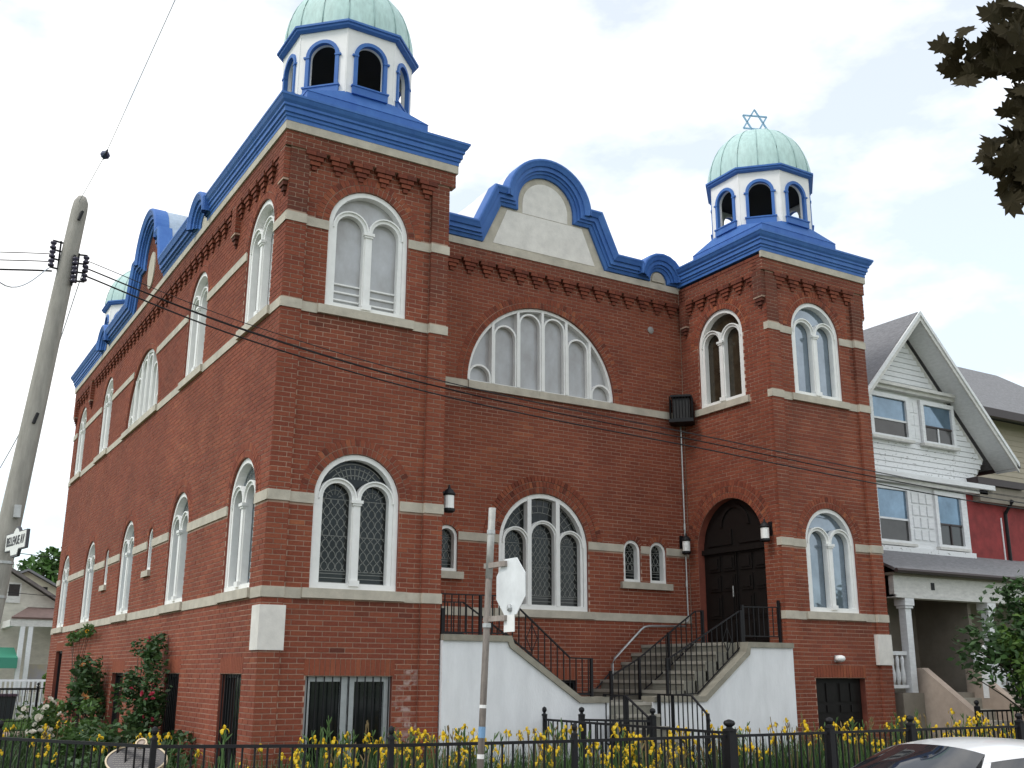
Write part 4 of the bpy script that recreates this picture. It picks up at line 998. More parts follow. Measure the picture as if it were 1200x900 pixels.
b = B(); b.tube([a_, q1, c_, c_+(c_-q1)*2], .0034, 4); b.make('wire', M_PALEW, spn)
dn = (c_-q1).normalized(); b = B(); b.tube([q1-dn*.13, q1-dn*.06, q1, q1+dn*.06, q1+dn*.16], [.008, .02, .055, .02, .008], 8); b.make('strain_insulator', mat('insulator_blue', (.03, .04, .10), .4), spn)
cable([(-6, 30, 6.8), (1.0, 29, 5.7), (12, 28, 5.6)], .015, 'cable crossing behind the back corner of the synagogue', 'cables behind the synagogue')
cable([(-6, 34, 5.2), (1.5, 33, 4.55), (12, 32, 4.3)], .012, 'lower cable crossing behind the back corner of the synagogue', 'cables behind the synagogue')

# ---------------------------------------------------------------- heritage plaque
pq = thing('heritage_plaque', 'oval grey heritage plaque with cream rim and round crest behind the fence', 'plaque', (-2.0, -2.85, 0))
tz = R(38); FP = Fr((-1.98, -2.75, .80), Vector((.86, -.51, 0)), Vector((-.51*math.cos(tz), -.86*math.cos(tz), math.sin(tz))))
FP.Z = FP.N.cross(FP.U) if FP.N.cross(FP.U).z > 0 else FP.U.cross(FP.N)
def ell(a, c, n_=40): return [(a*math.cos(2*math.pi*i/n_), c*math.sin(2*math.pi*i/n_)) for i in range(n_)]
b = B(); slab(b, FP, ell(.275, .150), [], -.02, .01); b.make('plate', mat('plaque_grey', (.10, .092, .095), .5, .2, 10), pq)
M_CREAM = mat('cream_paint', (.62, .50, .34), .5, .1, 10)
b = B(); slab(b, FP, ell(.29, .165), [ell(.274, .149)], -.02, .018); b.make('rim', M_CREAM, pq)
FC = Fr(FP(0, .172), FP.U, FP.N); FC.Z = FP.Z
b = B(); slab(b, FC, ell(.055, .055, 20), [ell(.042, .042, 20)], -.015, .024); b.make('crest', M_CREAM, pq)
b = B(); slab(b, FC, ell(.043, .043, 20), [], -.014, .012); slab(b, FC, [(-.018, -.02), (.018, -.02), (.024, .012), (0, .026), (-.024, .012)], [], .0, .02); b.make('crest_shield', mat('crest_tan', (.34, .27, .22), .5), pq)
b = B()
for i in range(11):
    v = .10-.021*i; half = .22*math.sqrt(max(.05, 1-(v/.135)**2)); u = -half
    while u < half:
        L_ = random.uniform(.01, .03); fbox(b, FP, u, min(u+L_, half), v, v+.007, .009, .0125); u += L_+.008
stuff(b.make('raised_lines', mat('plaque_relief', (.20, .185, .17), .5), pq))
b = B(); b.tube([(-1.98, -2.72, -.1), (-1.98, -2.72, .76)], .03, 8); b.make('stem', M_BLACK, pq)

# ---------------------------------------------------------------- neighbouring house with gable and porch
M_SID = mat('peeling_white_siding', (.74, .75, .76), .7, .12, 9, bump=.15, bscale=30, stretch=(.6, 1, 3))
M_PEEL = mat('peeled_siding', (.30, .30, .29), .8, .16, 9, col2=(.76, .77, .78), stretch=(1.2, 1, 2.2))
_r = M_PEEL.node_tree.nodes
for _n in _r:
    if _n.type == 'VALTORGB': _n.color_ramp.elements[0].position = .34; _n.color_ramp.elements[1].position = .42
M_SHIN = mat('grey_shingles', (.20, .20, .21), .95, .35, 9, bump=.6, bscale=70, stretch=(1, 1, 4))
M_TRIM = mat('old_white_trim', (.62, .61, .58), .7, .2, 6, stretch=(1, 1, 3))
M_RED = mat('red_painted_brick', (.24, .030, .030), .8, .35, 4, bump=.3, bscale=40)
M_BEIGE = mat('beige_porch_wall', (.25, .22, .18), .85, .2, 3)
M_GUT = mat('dark_brown_gutter', (.035, .022, .022), .5)
M_WGL = mat('house_glass', (.16, .24, .32), .05, .35, 2, metal=.5)
M_WGD = mat('house_dark_glass', (.05, .05, .05), .1, .3, 3)
h1 = thing('gabled_house', 'white gabled house with peeling siding and a covered porch beside the synagogue', 'house', (16, 4, 0))
HX, HY, PK_, SL = 15.28, 1.8, 9.50, 1.06          # ridge x, front plane, ridge height, slope
FH = Fr((0, HY, 0), (1, 0, 0), (0, -1, 0))
B().box(12.6, 19.5, HY+.05, 13, -.3, 5.7).make('wall', M_RED, h1)
b = B(); slab(b, FH, [(12.6, 5.8), (17.3, 5.8), (17.9, 6.55), (HX, PK_-.15), (12.6, 6.5)], [], -.4, -.03); b.make('gable_wall', M_TRIM, h1)
z = 5.92
while z < PK_-.45:
    zb = z+.125; xl = max(12.65, HX-(PK_-.25-zb)/SL); xr = HX+(PK_-.3-zb)/SL
    if z < 6.4: xr = min(xr, 17.3+(z-5.9)*1.0)
    b = B(); b.add([FH(xl, z, .012), FH(xr, z, .012), FH(xr, zb-.006, -.006), FH(xl, zb-.006, -.006), FH(xl, z, -.05), FH(xr, z, -.05), FH(xr, zb-.006, -.05), FH(xl, zb-.006, -.05)], BF); b.make('siding_board', M_PEEL if z < 6.55 else M_SID, h1); z = zb
# roof slopes with real overhang
for s in (-1, 1):
    e = HX+s*3.02; ze = PK_-3.02*SL
    v = [(HX, HY-.55, PK_), (e, HY-.55, ze), (e, 13, ze), (HX, 13, PK_)]; v2 = [(x, y, q+.12) for x, y, q in v]
    B().add(v+v2, BF).make('roof', M_SHIN, h1)
    v = [(HX, HY-.54, PK_-.02), (e, HY-.54, ze-.02), (e, HY+.0, ze-.02), (HX, HY+.0, PK_-.02)]; B().add([(x, y, q-.03) for x, y, q in v]+v, BF).make('soffit', M_SID, h1)
    b = B(); b.add([(HX, HY-.60, PK_-.10), (e, HY-.60, ze-.10), (e, HY-.60, ze+.10), (HX, HY-.60, PK_+.10), (HX, HY-.555, PK_-.10), (e, HY-.555, ze-.10), (e, HY-.555, ze+.10), (HX, HY-.555, PK_+.10)], BF); b.make('barge_board', M_TRIM, h1)
    b = B(); b.add([(HX, HY-.63, PK_+.02), (e, HY-.63, ze+.02), (e, HY-.63, ze+.125), (HX, HY-.63, PK_+.125), (HX, HY-.602, PK_+.02), (e, HY-.602, ze+.02), (e, HY-.602, ze+.125), (HX, HY-.602, PK_+.125)], BF); b.make('barge_mould', M_SID, h1)
b = B(); b.tube([(HX+3.02, HY-.6, PK_-3.02*SL+.05), (HX+3.02, 8, PK_-3.02*SL+.05)], .07, 8); b.make('gutter', M_GUT, h1)
B().box(17.15, 18.9, HY-.3, HY+.5, 5.88, 6.04).make('eave_return', M_GUT, h1)
B().box(17.3, 19.5, HY-.2, HY+.5, 5.5, 5.87).make('eave_soffit', M_BEIGE, h1)
def house_window(u0, u1, v0, v1, kind, root, F=FH, trim=None):
    b = B(); slab(b, F, [(u0-.1, v0-.06), (u1+.1, v0-.06), (u1+.1, v1+.1), (u0-.1, v1+.1)], [[(u0, v0), (u1, v0), (u1, v1), (u0, v1)]], -.05, .05); o = b.make('window', M_SID, root)
    vm = v0+(v1-v0)*.42
    b = B(); fbox(b, F, u0-.02, u1+.02, vm, v1+.02, -.03, -.005); b.make('pane', M_WGL, o)
    b = B(); fbox(b, F, u0-.02, u1+.02, v0-.02, vm, -.03, -.005); b.make('pane', M_WGD if kind else M_WGL, o)
    b = B(); fbox(b, F, u0, u1, vm-.02, vm+.02, -.02, .02); b.make('meeting_rail', M_SID if kind < 2 else M_GUT, o)
    if kind == 2:
        b = B(); fbox(b, F, (u0+u1)/2-.02, (u0+u1)/2+.02, v0, vm, -.02, .02); b.make('sash_bar', M_SID if not trim else trim, o)
    b = B(); fbox(b, F, u0-.14, u1+.14, v0-.12, v0-.06, -.03, .1); b.make('sill', M_TRIM, o)
FH2 = FH.shift(.045)
house_window(14.05, 15.15, 6.75, 7.60, 1, h1, FH2); house_window(15.75, 16.72, 6.75, 7.60, 2, h1, FH2)
b = B(); fbox(b, FH, 15.27, 15.63, 6.7, 7.68, -.02, .03); b.make('panel', M_SID, h1)
for i in range(3):
    for j in range(2):
        b = B(); fbox(b, FH, 15.30+j*.16, 15.44+j*.16, 6.78+i*.3, 7.02+i*.3, .02, .04); b.make('panel_block', M_SID, h1)
b = B(); fbox(b, FH, 13.7, 16.8, 7.78, 7.86, -.02, .16); fbox(b, FH, 13.8, 16.75, 7.86, 7.93, -.02, .24); b.make('ledge', M_TRIM, h1)
# second floor bay
FB = Fr((0, HY-.05, 0), (1, 0, 0), (0, -1, 0))
B().box(13.3, 17.0, HY-.04, HY+.6, 3.9, 5.66).make('bay', M_SID, h1)
B().box(13.2, 17.6, HY-.2, HY+.4, 5.66, 5.76).make('bay_cornice', M_TRIM, h1); B().box(13.2, 17.75, HY-.3, HY+.4, 5.76, 5.87).make('bay_cornice', M_SID, h1)
house_window(13.95, 14.9, 4.42, 5.52, 1, h1, FB); house_window(15.92, 16.72, 4.42, 5.52, 2, h1, FB, M_GUT)
for i in range(4):
    for j in range(3):
        b = B(); fbox(b, FB, 15.08+j*.24, 15.26+j*.24, 4.48+i*.27, 4.70+i*.27, -.01, .022); b.make('panel_block', M_SID, h1)
b = B(); fbox(b, FB, 13.5, 17.0, 4.12, 4.28, -.01, .10); b.make('bay_base', M_PEEL, h1)
b = B(); fbox(b, Fr((17.0, HY-.04, 0), (0, 1, 0), (1, 0, 0)), .1, .5, 4.35, 5.5, -.01, .02); b.make('bay_side_pane', M_WGL, h1)
b = B(); b.tube([(18.42, HY-.25, 5.6), (18.42, HY-.02, 5.3), (18.42, HY-.02, 3.9)], .045, 8); b.make('downspout', M_BLACK, h1)
b = B(); b.tube([(18.25, HY-.01, 5.2), (18.25, HY-.01, 3.9)], .02, 6); b.make('conduit', M_SID, h1)
B().box(17.0, 18.86, HY, HY+.06, 3.7, 5.66).make('brick_face', M_RED, h1)
# porch
PY = .3
v = [(12.2, PY-.3, 3.52), (20, PY-.3, 3.52), (20, HY+.05, 4.18), (12.9, HY+.05, 4.18)]
B().add(v+[(x, y, q+.06) for x, y, q in v], BF).make('porch_roof', M_SHIN, h1)
b = B(); b.tube([(12.2, PY-.33, 3.53), (20, PY-.33, 3.53)], .045, 8); b.make('porch_gutter', M_GUT, h1)
B().box(12.35, 20, PY-.12, PY+.1, 3.06, 3.46).make('porch_beam', M_TRIM, h1); B().box(12.35, 20, PY-.16, PY+.12, 3.04, 3.10).make('beam_mould', M_TRIM, h1)
B().box(12.35, 12.5, PY, HY+.04, 3.06, 3.46).make('porch_beam', M_TRIM, h1)
B().box(12.3, 20, PY-.2, HY+.04, 3.46, 3.51).make('porch_ceiling', M_BEIGE, h1)
B().box(12.3, 20, PY-.15, HY+.04, -.3, 1.30).make('porch_base', M_BEIGE, h1)
B().box(14.9, 15.0, PY+.2, HY+.04, 1.3, 3.46).make('porch_partition', M_BEIGE, h1); B().box(12.4, 20, HY-.02, HY+.04, 1.3, 3.46).make('porch_back_wall', M_BEIGE, h1)
B().box(13.2, 14.0, HY-.05, HY-.0, 1.3, 3.3).make('front_door', M_DARK, h1)
for x in (12.72, 15.2, 17.6, 19.8):
    B().box(x-.08, x+.08, PY-.1, PY+.06, 1.3, 3.04).make('column', M_SID, h1)
    b = B().box(x-.13, x+.13, PY-.15, PY+.11, 2.9, 3.04); b.box(x-.11, x+.11, PY-.13, PY+.09, 2.85, 2.895); b.make('capital', M_SID, h1)
def wedge(x):
    b = B(); Fw = Fr((x, 0, 0), (0, -1, 0), (-1, 0, 0)); slab(b, Fw, [(-PY, -.3), (-PY, 1.75), (.0-PY+.15, 1.75), (1.45, .55), (1.45, -.3)], [], -.09, .09); b.make('porch_stair_cheek', mat('pinkish_concrete', (.36, .29, .24), .9, .2, 4), h1)
wedge(12.98); wedge(14.45)
for i in range(6): B().box(13.08, 14.36, -1.35+i*.27, PY, -.3, .2*(i+1)).make('porch_step', M_CONC, h1)
for x0, x1 in ((12.02, 12.62), (14.6, 16.6)):
    B().box(x0, x1, PY-.06, PY+.02, 1.98, 2.05).make('porch_rail', M_SID, h1); B().box(x0, x1, PY-.05, PY+.01, 1.38, 1.44).make('porch_rail', M_SID, h1)
    n_ = int((x1-x0)/.14)
    for i in range(n_):
        x = x0+.07+i*.14; b = B(); b.lathe((x, PY-.02, 1.44), [(.025, 0), (.045, .1), (.05, .2), (.028, .33), (.04, .45), (.022, .54)], 8); b.make('porch_baluster', M_SID, h1, smooth=True)
b = B().box(14.35, 14.47, -.18, -.06, 1.2, 2.02); b.lathe((14.41, -.12, 2.02), [(.06, 0), (.03, .03), (.05, .08), (.035, .13), (.01, .17)], 8); b.make('newel', M_SID, h1)
B().box(13.42, 13.52, PY-.13, PY-.115, 3.22, 3.36).make('house_number', M_BLACK, h1)
h2 = thing('tan_house', 'tan sided house with grey hipped roof beyond the white gable', 'house', (24, 6, 0))
B().box(20.6, 28, 4, 14, -.3, 8.45).make('wall', mat('tan_siding', (.42, .37, .29), .8, .08, 3), h2)
z = 6.0
while z < 8.4: B().add([(20.6, 3.985, z), (28, 3.985, z), (28, 3.998, z+.14), (20.6, 3.998, z+.14), (20.6, 4.02, z), (28, 4.02, z), (28, 4.02, z+.14), (20.6, 4.02, z+.14)], BF).make('siding_board', MATS['tan_siding'], h2); z += .15
b = B(); b.add([(20.0, 3.4, 8.5), (28.6, 3.4, 8.5), (28.6, 14, 8.5), (20.0, 14, 8.5), (23.4, 6.6, 11.0), (26, 6.6, 11.0), (26, 12, 11.0), (23.4, 12, 11.0)], BF); b.make('roof', M_SHIN, h2)
B().box(19.95, 28.7, 3.32, 3.42, 8.3, 8.52).make('gutter', M_GUT, h2); B().box(19.95, 20.05, 3.42, 14, 8.3, 8.52).make('gutter', M_GUT, h2)

# ---------------------------------------------------------------- houses behind, at the far end of the side wall
h3 = thing('cream_house', 'weathered cream gabled house with porch and green awning behind the synagogue', 'house', (0, 43, 0))
M_CRM = mat('weathered_cream', (.56, .53, .46), .8, .2, 2.5, stretch=(1, 1, 2))
b = B(); F3 = Fr((0, 40, 0), (1, 0, 0), (0, -1, 0)); slab(b, F3, [(-4.6, -.4), (5.4, -.4), (5.4, 3.35), (.4, 6.35), (-4.6, 3.35)], [], -9, 0); b.make('wall', M_CRM, h3)
for s in (-1, 1):
    e = .4+s*5.5; v = [(.4, 39.6, 6.4), (e, 39.6, 3.1), (e, 49.2, 3.1), (.4, 49.2, 6.4)]; B().add(v+[(x, y, q+.16) for x, y, q in v], BF).make('roof', mat('brown_grey_shingles', (.16, .14, .135), .9, .3, 6), h3)
for x0, x1, z0, z1 in ((1.02, 1.62, 4.6, 5.5), (-1.3, -.7, 4.6, 5.5)):
    b = B(); fbox(b, F3, x0, x1, z0, z1, -.02, .05); o = b.make('window', M_TRIM, h3); b = B(); fbox(b, F3, x0+.07, x1-.07, z0+.3, z1-.07, 0, .056); b.make('pane', M_WGD, o)
v = [(1.0, 36.6, 3.75), (6, 36.6, 3.75), (6, 40, 4.35), (2.0, 40, 4.35)]
B().add(v+[(x, y, q+.08) for x, y, q in v], BF).make('porch_roof', mat('brown_roof', (.12, .075, .065), .9, .3, 5), h3)
B().box(1.0, 6, 36.65, 36.85, 3.45, 3.74).make('porch_beam', M_TRIM, h3); B().box(1.0, 1.2, 36.7, 40, 3.45, 3.74).make('porch_beam', M_TRIM, h3)
for x in (1.5, 1.82, 4.4): B().box(x-.09, x+.09, 36.66, 36.84, .6, 3.45).make('column', M_SID, h3)
B().box(1.0, 6, 36.7, 40, -.4, .7).make('porch_base', M_CRM, h3)
v = [(-2.2, 36.4, 2.1), (1.42, 36.4, 2.1), (1.42, 38.2, 2.55), (-2.2, 38.2, 2.55)]
B().add(v+[(x, y, q+.05) for x, y, q in v], BF).make('awning', mat('green_awning', (.03, .22, .14), .7), h3)
B().box(-2.2, 1.42, 36.38, 36.42, 1.72, 2.13).make('awning_valance', mat('green_valance', (.05, .26, .18), .7), h3)
B().box(1.9, 3.5, 37.6, 37.64, .75, 1.9).make('porch_mural', mat('faded_mural', (.30, .30, .38), .8, .5, 2.2, col2=(.42, .36, .22)), h3)
h4 = thing('yellow_house', 'pale yellow house with small dark window behind the cream gable', 'house', (5, 50, 0))
b = B(); F4 = Fr((0, 47, 0), (1, 0, 0), (0, -1, 0)); slab(b, F4, [(-1, -.4), (7.6, -.4), (7.6, 4.0), (2.6, 6.6), (-1, 5.0)], [], -8, 0); b.make('wall', mat('pale_yellow', (.66, .62, .47), .8, .08, 3), h4)
b = B(); fbox(b, F4, 3.1, 3.65, 5.3, 5.85, -.02, .04); b.make('window', M_DARK, h4)
for s, e, ze in ((1, 7.9, 3.85), (-1, -1.2, 4.9)):
    v = [(2.6, 46.6, 6.62), (e, 46.6, ze), (e, 55, ze), (2.6, 55, 6.62)]; B().add(v+[(x, y, q+.12) for x, y, q in v], BF).make('roof', M_SHIN, h4)
wf = thing('white_picket_fence', 'white wooden fence in front of the cream house', 'fence', (0, 34.5, 0))
B().box(-4, 4, 34.48, 34.53, 1.2, 1.29).make('rail', M_SID, wf); B().box(-4, 4, 34.48, 34.53, .3, .4).make('rail', M_SID, wf)
me = B().box(-.04, .04, -.03, 0, -.35, 1.22).make('picket', M_SID); pm = me.data; bpy.data.objects.remove(me)
for i in range(46):
    o = bpy.data.objects.new('picket', pm); o.location = (-3.9+i*.17, 34.47, 0); link(o, wf)
bn = thing('litter_bin', 'dark bin standing on the pavement behind the iron fence', 'bin', (.15, 28.5, -.3))
b = B(); b.add([(-.2, 28.2, -.3), (.5, 28.2, -.3), (.5, 28.8, -.3), (-.2, 28.8, -.3), (-.28, 28.15, .75), (.58, 28.15, .75), (.58, 28.85, .75), (-.28, 28.85, .75)], BF); b.make('body', mat('bin_dark', (.02, .025, .03), .5), bn)
B().box(-.31, .61, 28.1, 28.9, .76, .84).make('lid', mat('bin_lid', (.06, .03, .05), .5), bn)

# ---------------------------------------------------------------- parked car
M_CAR = mat('white_car_paint', (.80, .80, .81), .25, .02, 3, coat=.6)
M_CGL = mat('car_glass', (.018, .02, .024), .03, .3, 4, spec=.9)
M_TYRE = mat('tyre', (.02, .02, .02), .9); M_RIM = mat('alloy', (.5, .5, .5), .35, metal=.8)
CXc, CYc, ZR = 3.88, -7.08, -.35
car = thing('parked_car', 'white saloon car parked at the kerb beside the iron fence', 'car', (CXc+.3, CYc, ZR))
def loft(secs, ny=9):
    v, f = [], []
    for x, hw, zb, zt, cr_ in secs:
        for i in range(ny):
            t = -1+2*i/(ny-1); v.append((CXc+x, CYc+hw*math.copysign(abs(t)**.8, t), ZR+zt-cr_*abs(t)**4))
        for i in range(ny):
            t = 1-2*i/(ny-1); v.append((CXc+x, CYc+hw*.97*t, ZR+zb))
    m_ = 2*ny
    for k in range(len(secs)-1):
        for i in range(m_): f.append((k*m_+i, k*m_+(i+1) % m_, (k+1)*m_+(i+1) % m_, (k+1)*m_+i))
    f.append(tuple(range(m_))); f.append(tuple((len(secs)-1)*m_+i for i in range(m_)))
    return v, f
v, f = loft([(-1.95, .62, .30, .52, .1), (-1.85, .76, .22, .66, .1), (-1.4, .84, .18, .80, .1), (-.75, .86, .17, .90, .07), (.2, .87, .17, .93, .04), (1.4, .87, .17, .95, .04), (2.0, .85, .2, .97, .06), (2.45, .78, .25, .92, .08), (2.55, .68, .32, .6, .1)])
mk('body', v, f, M_CAR, car, smooth=False)
def grid(fn, nu, nv, name, m_):
    v = [fn(i/nu, j/nv) for j in range(nv+1) for i in range(nu+1)]; f = [(j*(nu+1)+i, j*(nu+1)+i+1, (j+1)*(nu+1)+i+1, (j+1)*(nu+1)+i) for j in range(nv) for i in range(nu)]
    return mk(name, v, f, m_, car, fix=False, smooth=True)
RZ = lambda u: 1.35+.065*math.sin(math.pi*min(1, max(0, .12+u*.86)))          # roof height along length
def edge(u): return .505+.05*math.sin(math.pi*u)
def roof(u, t): return Vector((CXc-.02+1.45*u-.07*(1-abs(2*t-1)**2)*(1-u), CYc+edge(u)*(2*t-1), ZR+RZ(u)-.055*abs(2*t-1)**2.5))
grid(roof, 14, 12, 'roof', M_CAR)
def wind(u, t):
    top = roof(0, t); bot = Vector((CXc-.78-.14*(1-abs(2*t-1)**2), CYc+.70*(2*t-1), ZR+.91)); p = bot.lerp(top, u); p.z += .03*math.sin(math.pi*u); return p
grid(wind, 8, 12, 'windscreen', M_CGL)
def rearw(u, t):
    top = roof(1, t); bot = Vector((CXc+2.05, CYc+.66*(2*t-1), ZR+.955)); p = top.lerp(bot, u); return p
grid(rearw, 6, 12, 'rear_window', M_CGL)
for s in (-1, 1):
    tt = 0 if s < 0 else 1
    def side(u, q, s=s, tt=tt):
        top = roof(u, tt); bx = CXc-.78+(2.05+.78)*u; bot = Vector((bx, CYc+s*.80, ZR+.92)); return bot.lerp(top, q)+Vector((0, s*.02*math.sin(math.pi*q), 0))
    grid(lambda u, q: side(.06+u*.42, .02+q*.82), 10, 6, 'side_window', M_CGL); grid(lambda u, q: side(.51+u*.40, .02+q*.82), 10, 6, 'side_window', M_CGL)
    for a0, a1 in ((0, .06), (.48, .51), (.91, 1.0)): grid(lambda u, q: side(a0+u*(a1-a0), q), 3, 8, 'pillar', M_CAR)
    grid(lambda u, q: side(u, .84+.16*q)+Vector((0, s*.004, 0)), 14, 3, 'roof_rail', M_CAR)
    b = B(); b.tube([roof(u, tt)+Vector((0, -s*.045, .004)) for u in np.linspace(.0, 1, 14)], .006, 5); b.make('roof_seam', M_GUT, car)
    for x in (-1.15, 1.5):
        b = B(); k0 = Vector((CXc+x, CYc+s*.78, ZR+.31)); b.tube([k0+Vector((0, s*.1, 0)), k0-Vector((0, s*.1, 0))], .31, 24); wl = b.make('wheel', M_TYRE, car)
        b = B(); b.tube([k0+Vector((0, s*.105, 0)), k0], .20, 20); b.make('rim', M_RIM, wl)
    b = B(); b.box(CXc-1.93, CXc-1.80, CYc+s*.55-.14, CYc+s*.55+.14, ZR+.56, ZR+.68); b.make('headlight', mat('headlamp', (.7, .7, .72), .1), car)
    b = B(); b.box(CXc-.72, CXc-.58, CYc+s*.86, CYc+s*1.0, ZR+.93, ZR+1.05); b.make('door_mirror', M_CAR, car)

# ---------------------------------------------------------------- vegetation
M_LEAF = mat('green_leaf', (.058, .125, .026), .6, .3, 5, rnd=.45, trans=.25)
M_LEAFD = mat('dark_green_leaf', (.036, .082, .022), .6, .3, 5, rnd=.45, trans=.2)
M_LEAFL = mat('light_green_leaf', (.085, .16, .025), .6, .3, 5, rnd=.4, trans=.3)
M_BARK = mat('bark', (.07, .055, .042), .9, .4, 8, bump=.8, bscale=20)
M_STEM = mat('iris_stem', (.06, .12, .03), .7)
M_YEL = mat('yellow_petal', (.72, .50, .015), .6, .15, 9, rnd=.25, trans=.3)
M_DRY = mat('dry_bud', (.17, .12, .05), .8, .3, 8)
def leafcloud(pts, size, name, m_, parent, flat=.5):
    v, f, rd = [], [], []
    for p in pts:
        s = size*random.uniform(.6, 1.3); a = Vector((random.gauss(0, 1), random.gauss(0, 1), random.gauss(0, flat))).normalized()
        c = a.cross(Vector((random.gauss(0, 1), random.gauss(0, 1), random.gauss(0, 1)))).normalized(); p = Vector(p); k = len(v)
        v += [p-a*s, p-a*s*.1+c*s*.48, p+a*s, p-a*s*.1-c*s*.48]; f.append((k, k+1, k+2, k+3)); rd.append(random.random())
    return mk(name, v, f, m_, parent, fix=False, attrs={'rnd': rd})
def blob(n_, c, r, clumps=14, shell=.75):
    cs = [(Vector(c)+Vector((random.gauss(0, 1)*r[0]*.5, random.gauss(0, 1)*r[1]*.5, random.gauss(0, 1)*r[2]*.5)), random.uniform(.22, .45)) for _ in range(clumps)]
    out_ = []
    for _ in range(n_):
        cc, s = random.choice(cs); d_ = Vector((random.gauss(0, 1), random.gauss(0, 1), random.gauss(0, 1))).normalized()*random.uniform(shell*.5, 1)
        out_.append(cc+Vector((d_.x*r[0]*s*1.5, d_.y*r[1]*s*1.5, d_.z*r[2]*s*1.5)))
    return [p for p in out_ if p.z > -.02]
# --- iris variants
def blade(v, f, base, ang, h, lean, wd, twist):
    d_ = Vector((math.cos(ang), math.sin(ang), 0)); t_ = Vector((math.cos(ang+twist), math.sin(ang+twist), 0)); k = len(v); n_ = 5
    for i in range(n_):
        q = i/(n_-1); p = base+d_*(lean*q**2.2)+Vector((0, 0, h*(q-.12*lean*q**3))); ww = wd*(1-q**2.2)*.5+.001
        v += [p-t_*ww, p+t_*ww]
    for i in range(n_-1): f.append((k+2*i, k+2*i+1, k+2*i+3, k+2*i+2))
def iris_meshes():
    v, f = [], []
    for _ in range(random.randint(13, 19)):
        a = random.uniform(0, 6.28); blade(v, f, Vector((random.gauss(0, .05), random.gauss(0, .05), 0)), a, random.uniform(.5, .86), random.uniform(.04, .3), random.uniform(.016, .03), random.uniform(.8, 2.2))
    o = mk('foliage', v, f, random.choice([M_LEAF, M_LEAFD, M_LEAF]), fix=False, attrs={'rnd': [random.random() for _ in f]}); fo = o.data; bpy.data.objects.remove(o)
    b = B(); tips = []
    for _ in range(random.randint(2, 4)):
        top = Vector((random.gauss(0, .10), random.gauss(0, .10), random.uniform(.78, 1.08))); b.tube([(top.x*.3, top.y*.3, 0), (top.x*.6, top.y*.6, top.z*.6), top], [.007, .006, .005], 4); tips.append(top)
        for _ in range(random.randint(1, 3)):
            q = top*random.uniform(.8, .97); e = q+Vector((random.gauss(0, .03), random.gauss(0, .03), .09)); b.tube([q, q.lerp(e, .5), e], [.004, .011, .003], 4)
    o = b.make('stem', M_STEM, fix=False); o.data.materials[0] = M_DRY if random.random() < .55 else M_STEM; stm = o.data; bpy.data.objects.remove(o)
    return fo, stm, tips
IRIS = [iris_meshes() for _ in range(9)]
def flower_mesh():
    v, f, rd = [], [], []
    for i in range(3):
        a = i*2.094+random.uniform(-.3, .3); d_ = Vector((math.cos(a), math.sin(a), 0)); t_ = Vector((-d_.y, d_.x, 0)); k = len(v)
        for q, ww, z in ((0, .008, .0), (.03, .026, .022), (.06, .034, .008), (.075, .028, -.03), (.07, .008, -.06)): v += [d_*q-t_*ww+Vector((0, 0, z)), d_*q+t_*ww+Vector((0, 0, z))]
        f += [(k+2*j, k+2*j+1, k+2*j+3, k+2*j+2) for j in range(4)]; rd += [.2+random.random()*.6]*4
        a += 1.047; d_ = Vector((math.cos(a), math.sin(a), 0)); t_ = Vector((-d_.y, d_.x, 0)); k = len(v)
        for q, ww, z in ((0, .006, 0), (.02, .02, .03), (.02, .024, .06), (.005, .008, .085)): v += [d_*q-t_*ww+Vector((0, 0, z)), d_*q+t_*ww+Vector((0, 0, z))]
        f += [(k+2*j, k+2*j+1, k+2*j+3, k+2*j+2) for j in range(3)]; rd += [.5+random.random()*.5]*3
    o = mk('flower', v, f, M_YEL, fix=False, attrs={'rnd': rd}); me = o.data; bpy.data.objects.remove(o); return me
FLW_ = [flower_mesh() for _ in range(5)]
def iris(x, y, z, s, zone, fl):
    fo, stm, tips = random.choice(IRIS)
    lab = {'n': 'yellow iris in front of the near tower', 's': 'yellow iris at the white stair wall', 'p': 'yellow iris beside the gate path', 'r': 'yellow iris in front of the basement double door', 'w': 'yellow iris along the long side wall'}[zone]
    t = thing('iris_plant', lab, 'flower', (x, y, z), 'yellow irises: '+zone_name[zone]); rz = random.uniform(0, 6.28); sc_ = s*random.uniform(.74, 1.03)
    def ch(name, me, loc=(0, 0, 0)):
        o = bpy.data.objects.new(name, me); o.parent = t; COL.objects.link(o); o.location = loc; return o
    nfl = 0
    t.rotation_euler = (0, 0, rz); t.scale = (sc_, sc_, sc_)
    ch('foliage', fo); ch('stem', stm)
    for tp in tips:
        if random.random() < fl*.68:
            for k in range(random.choice((1, 1, 1, 2))):
                nfl += 1; o = ch('flower', random.choice(FLW_), tp-Vector((random.gauss(0, .02)*k, random.gauss(0, .02)*k, .09*k))); q = random.uniform(.48, .78); o.scale = (q, q, q); o.rotation_euler = (random.gauss(0, .2), random.gauss(0, .2), random.uniform(0, 6.28))
    t['label'] = lab+(', only in bud' if nfl == 0 else ', with %s open flower%s' % (['', 'one', 'two', 'three', 'four', 'five', 'six', 'seven', 'eight'][nfl], '' if nfl == 1 else 's'))
zone_name = {'n': 'in front of the near tower', 's': 'at the stair wall', 'p': 'by the path', 'r': 'in front of the far tower', 'w': 'along the side wall'}
def scatter(n_, x0, x1, y0, y1, s, zone, fl, skip=None):
    k = 0
    while k < n_:
        x, y = random.uniform(x0, x1), random.uniform(y0, y1)
        if skip and skip(x, y): continue
        iris(x, y, -.03, s, zone, fl); k += 1
fy = lambda x: -3.03-(x+1.9)*.41 if x < .12 else -3.9
scatter(46, -1.5, 2.5, -3.6, -.5, 1.0, 'n', .72, lambda x, y: y < fy(x)+.25)
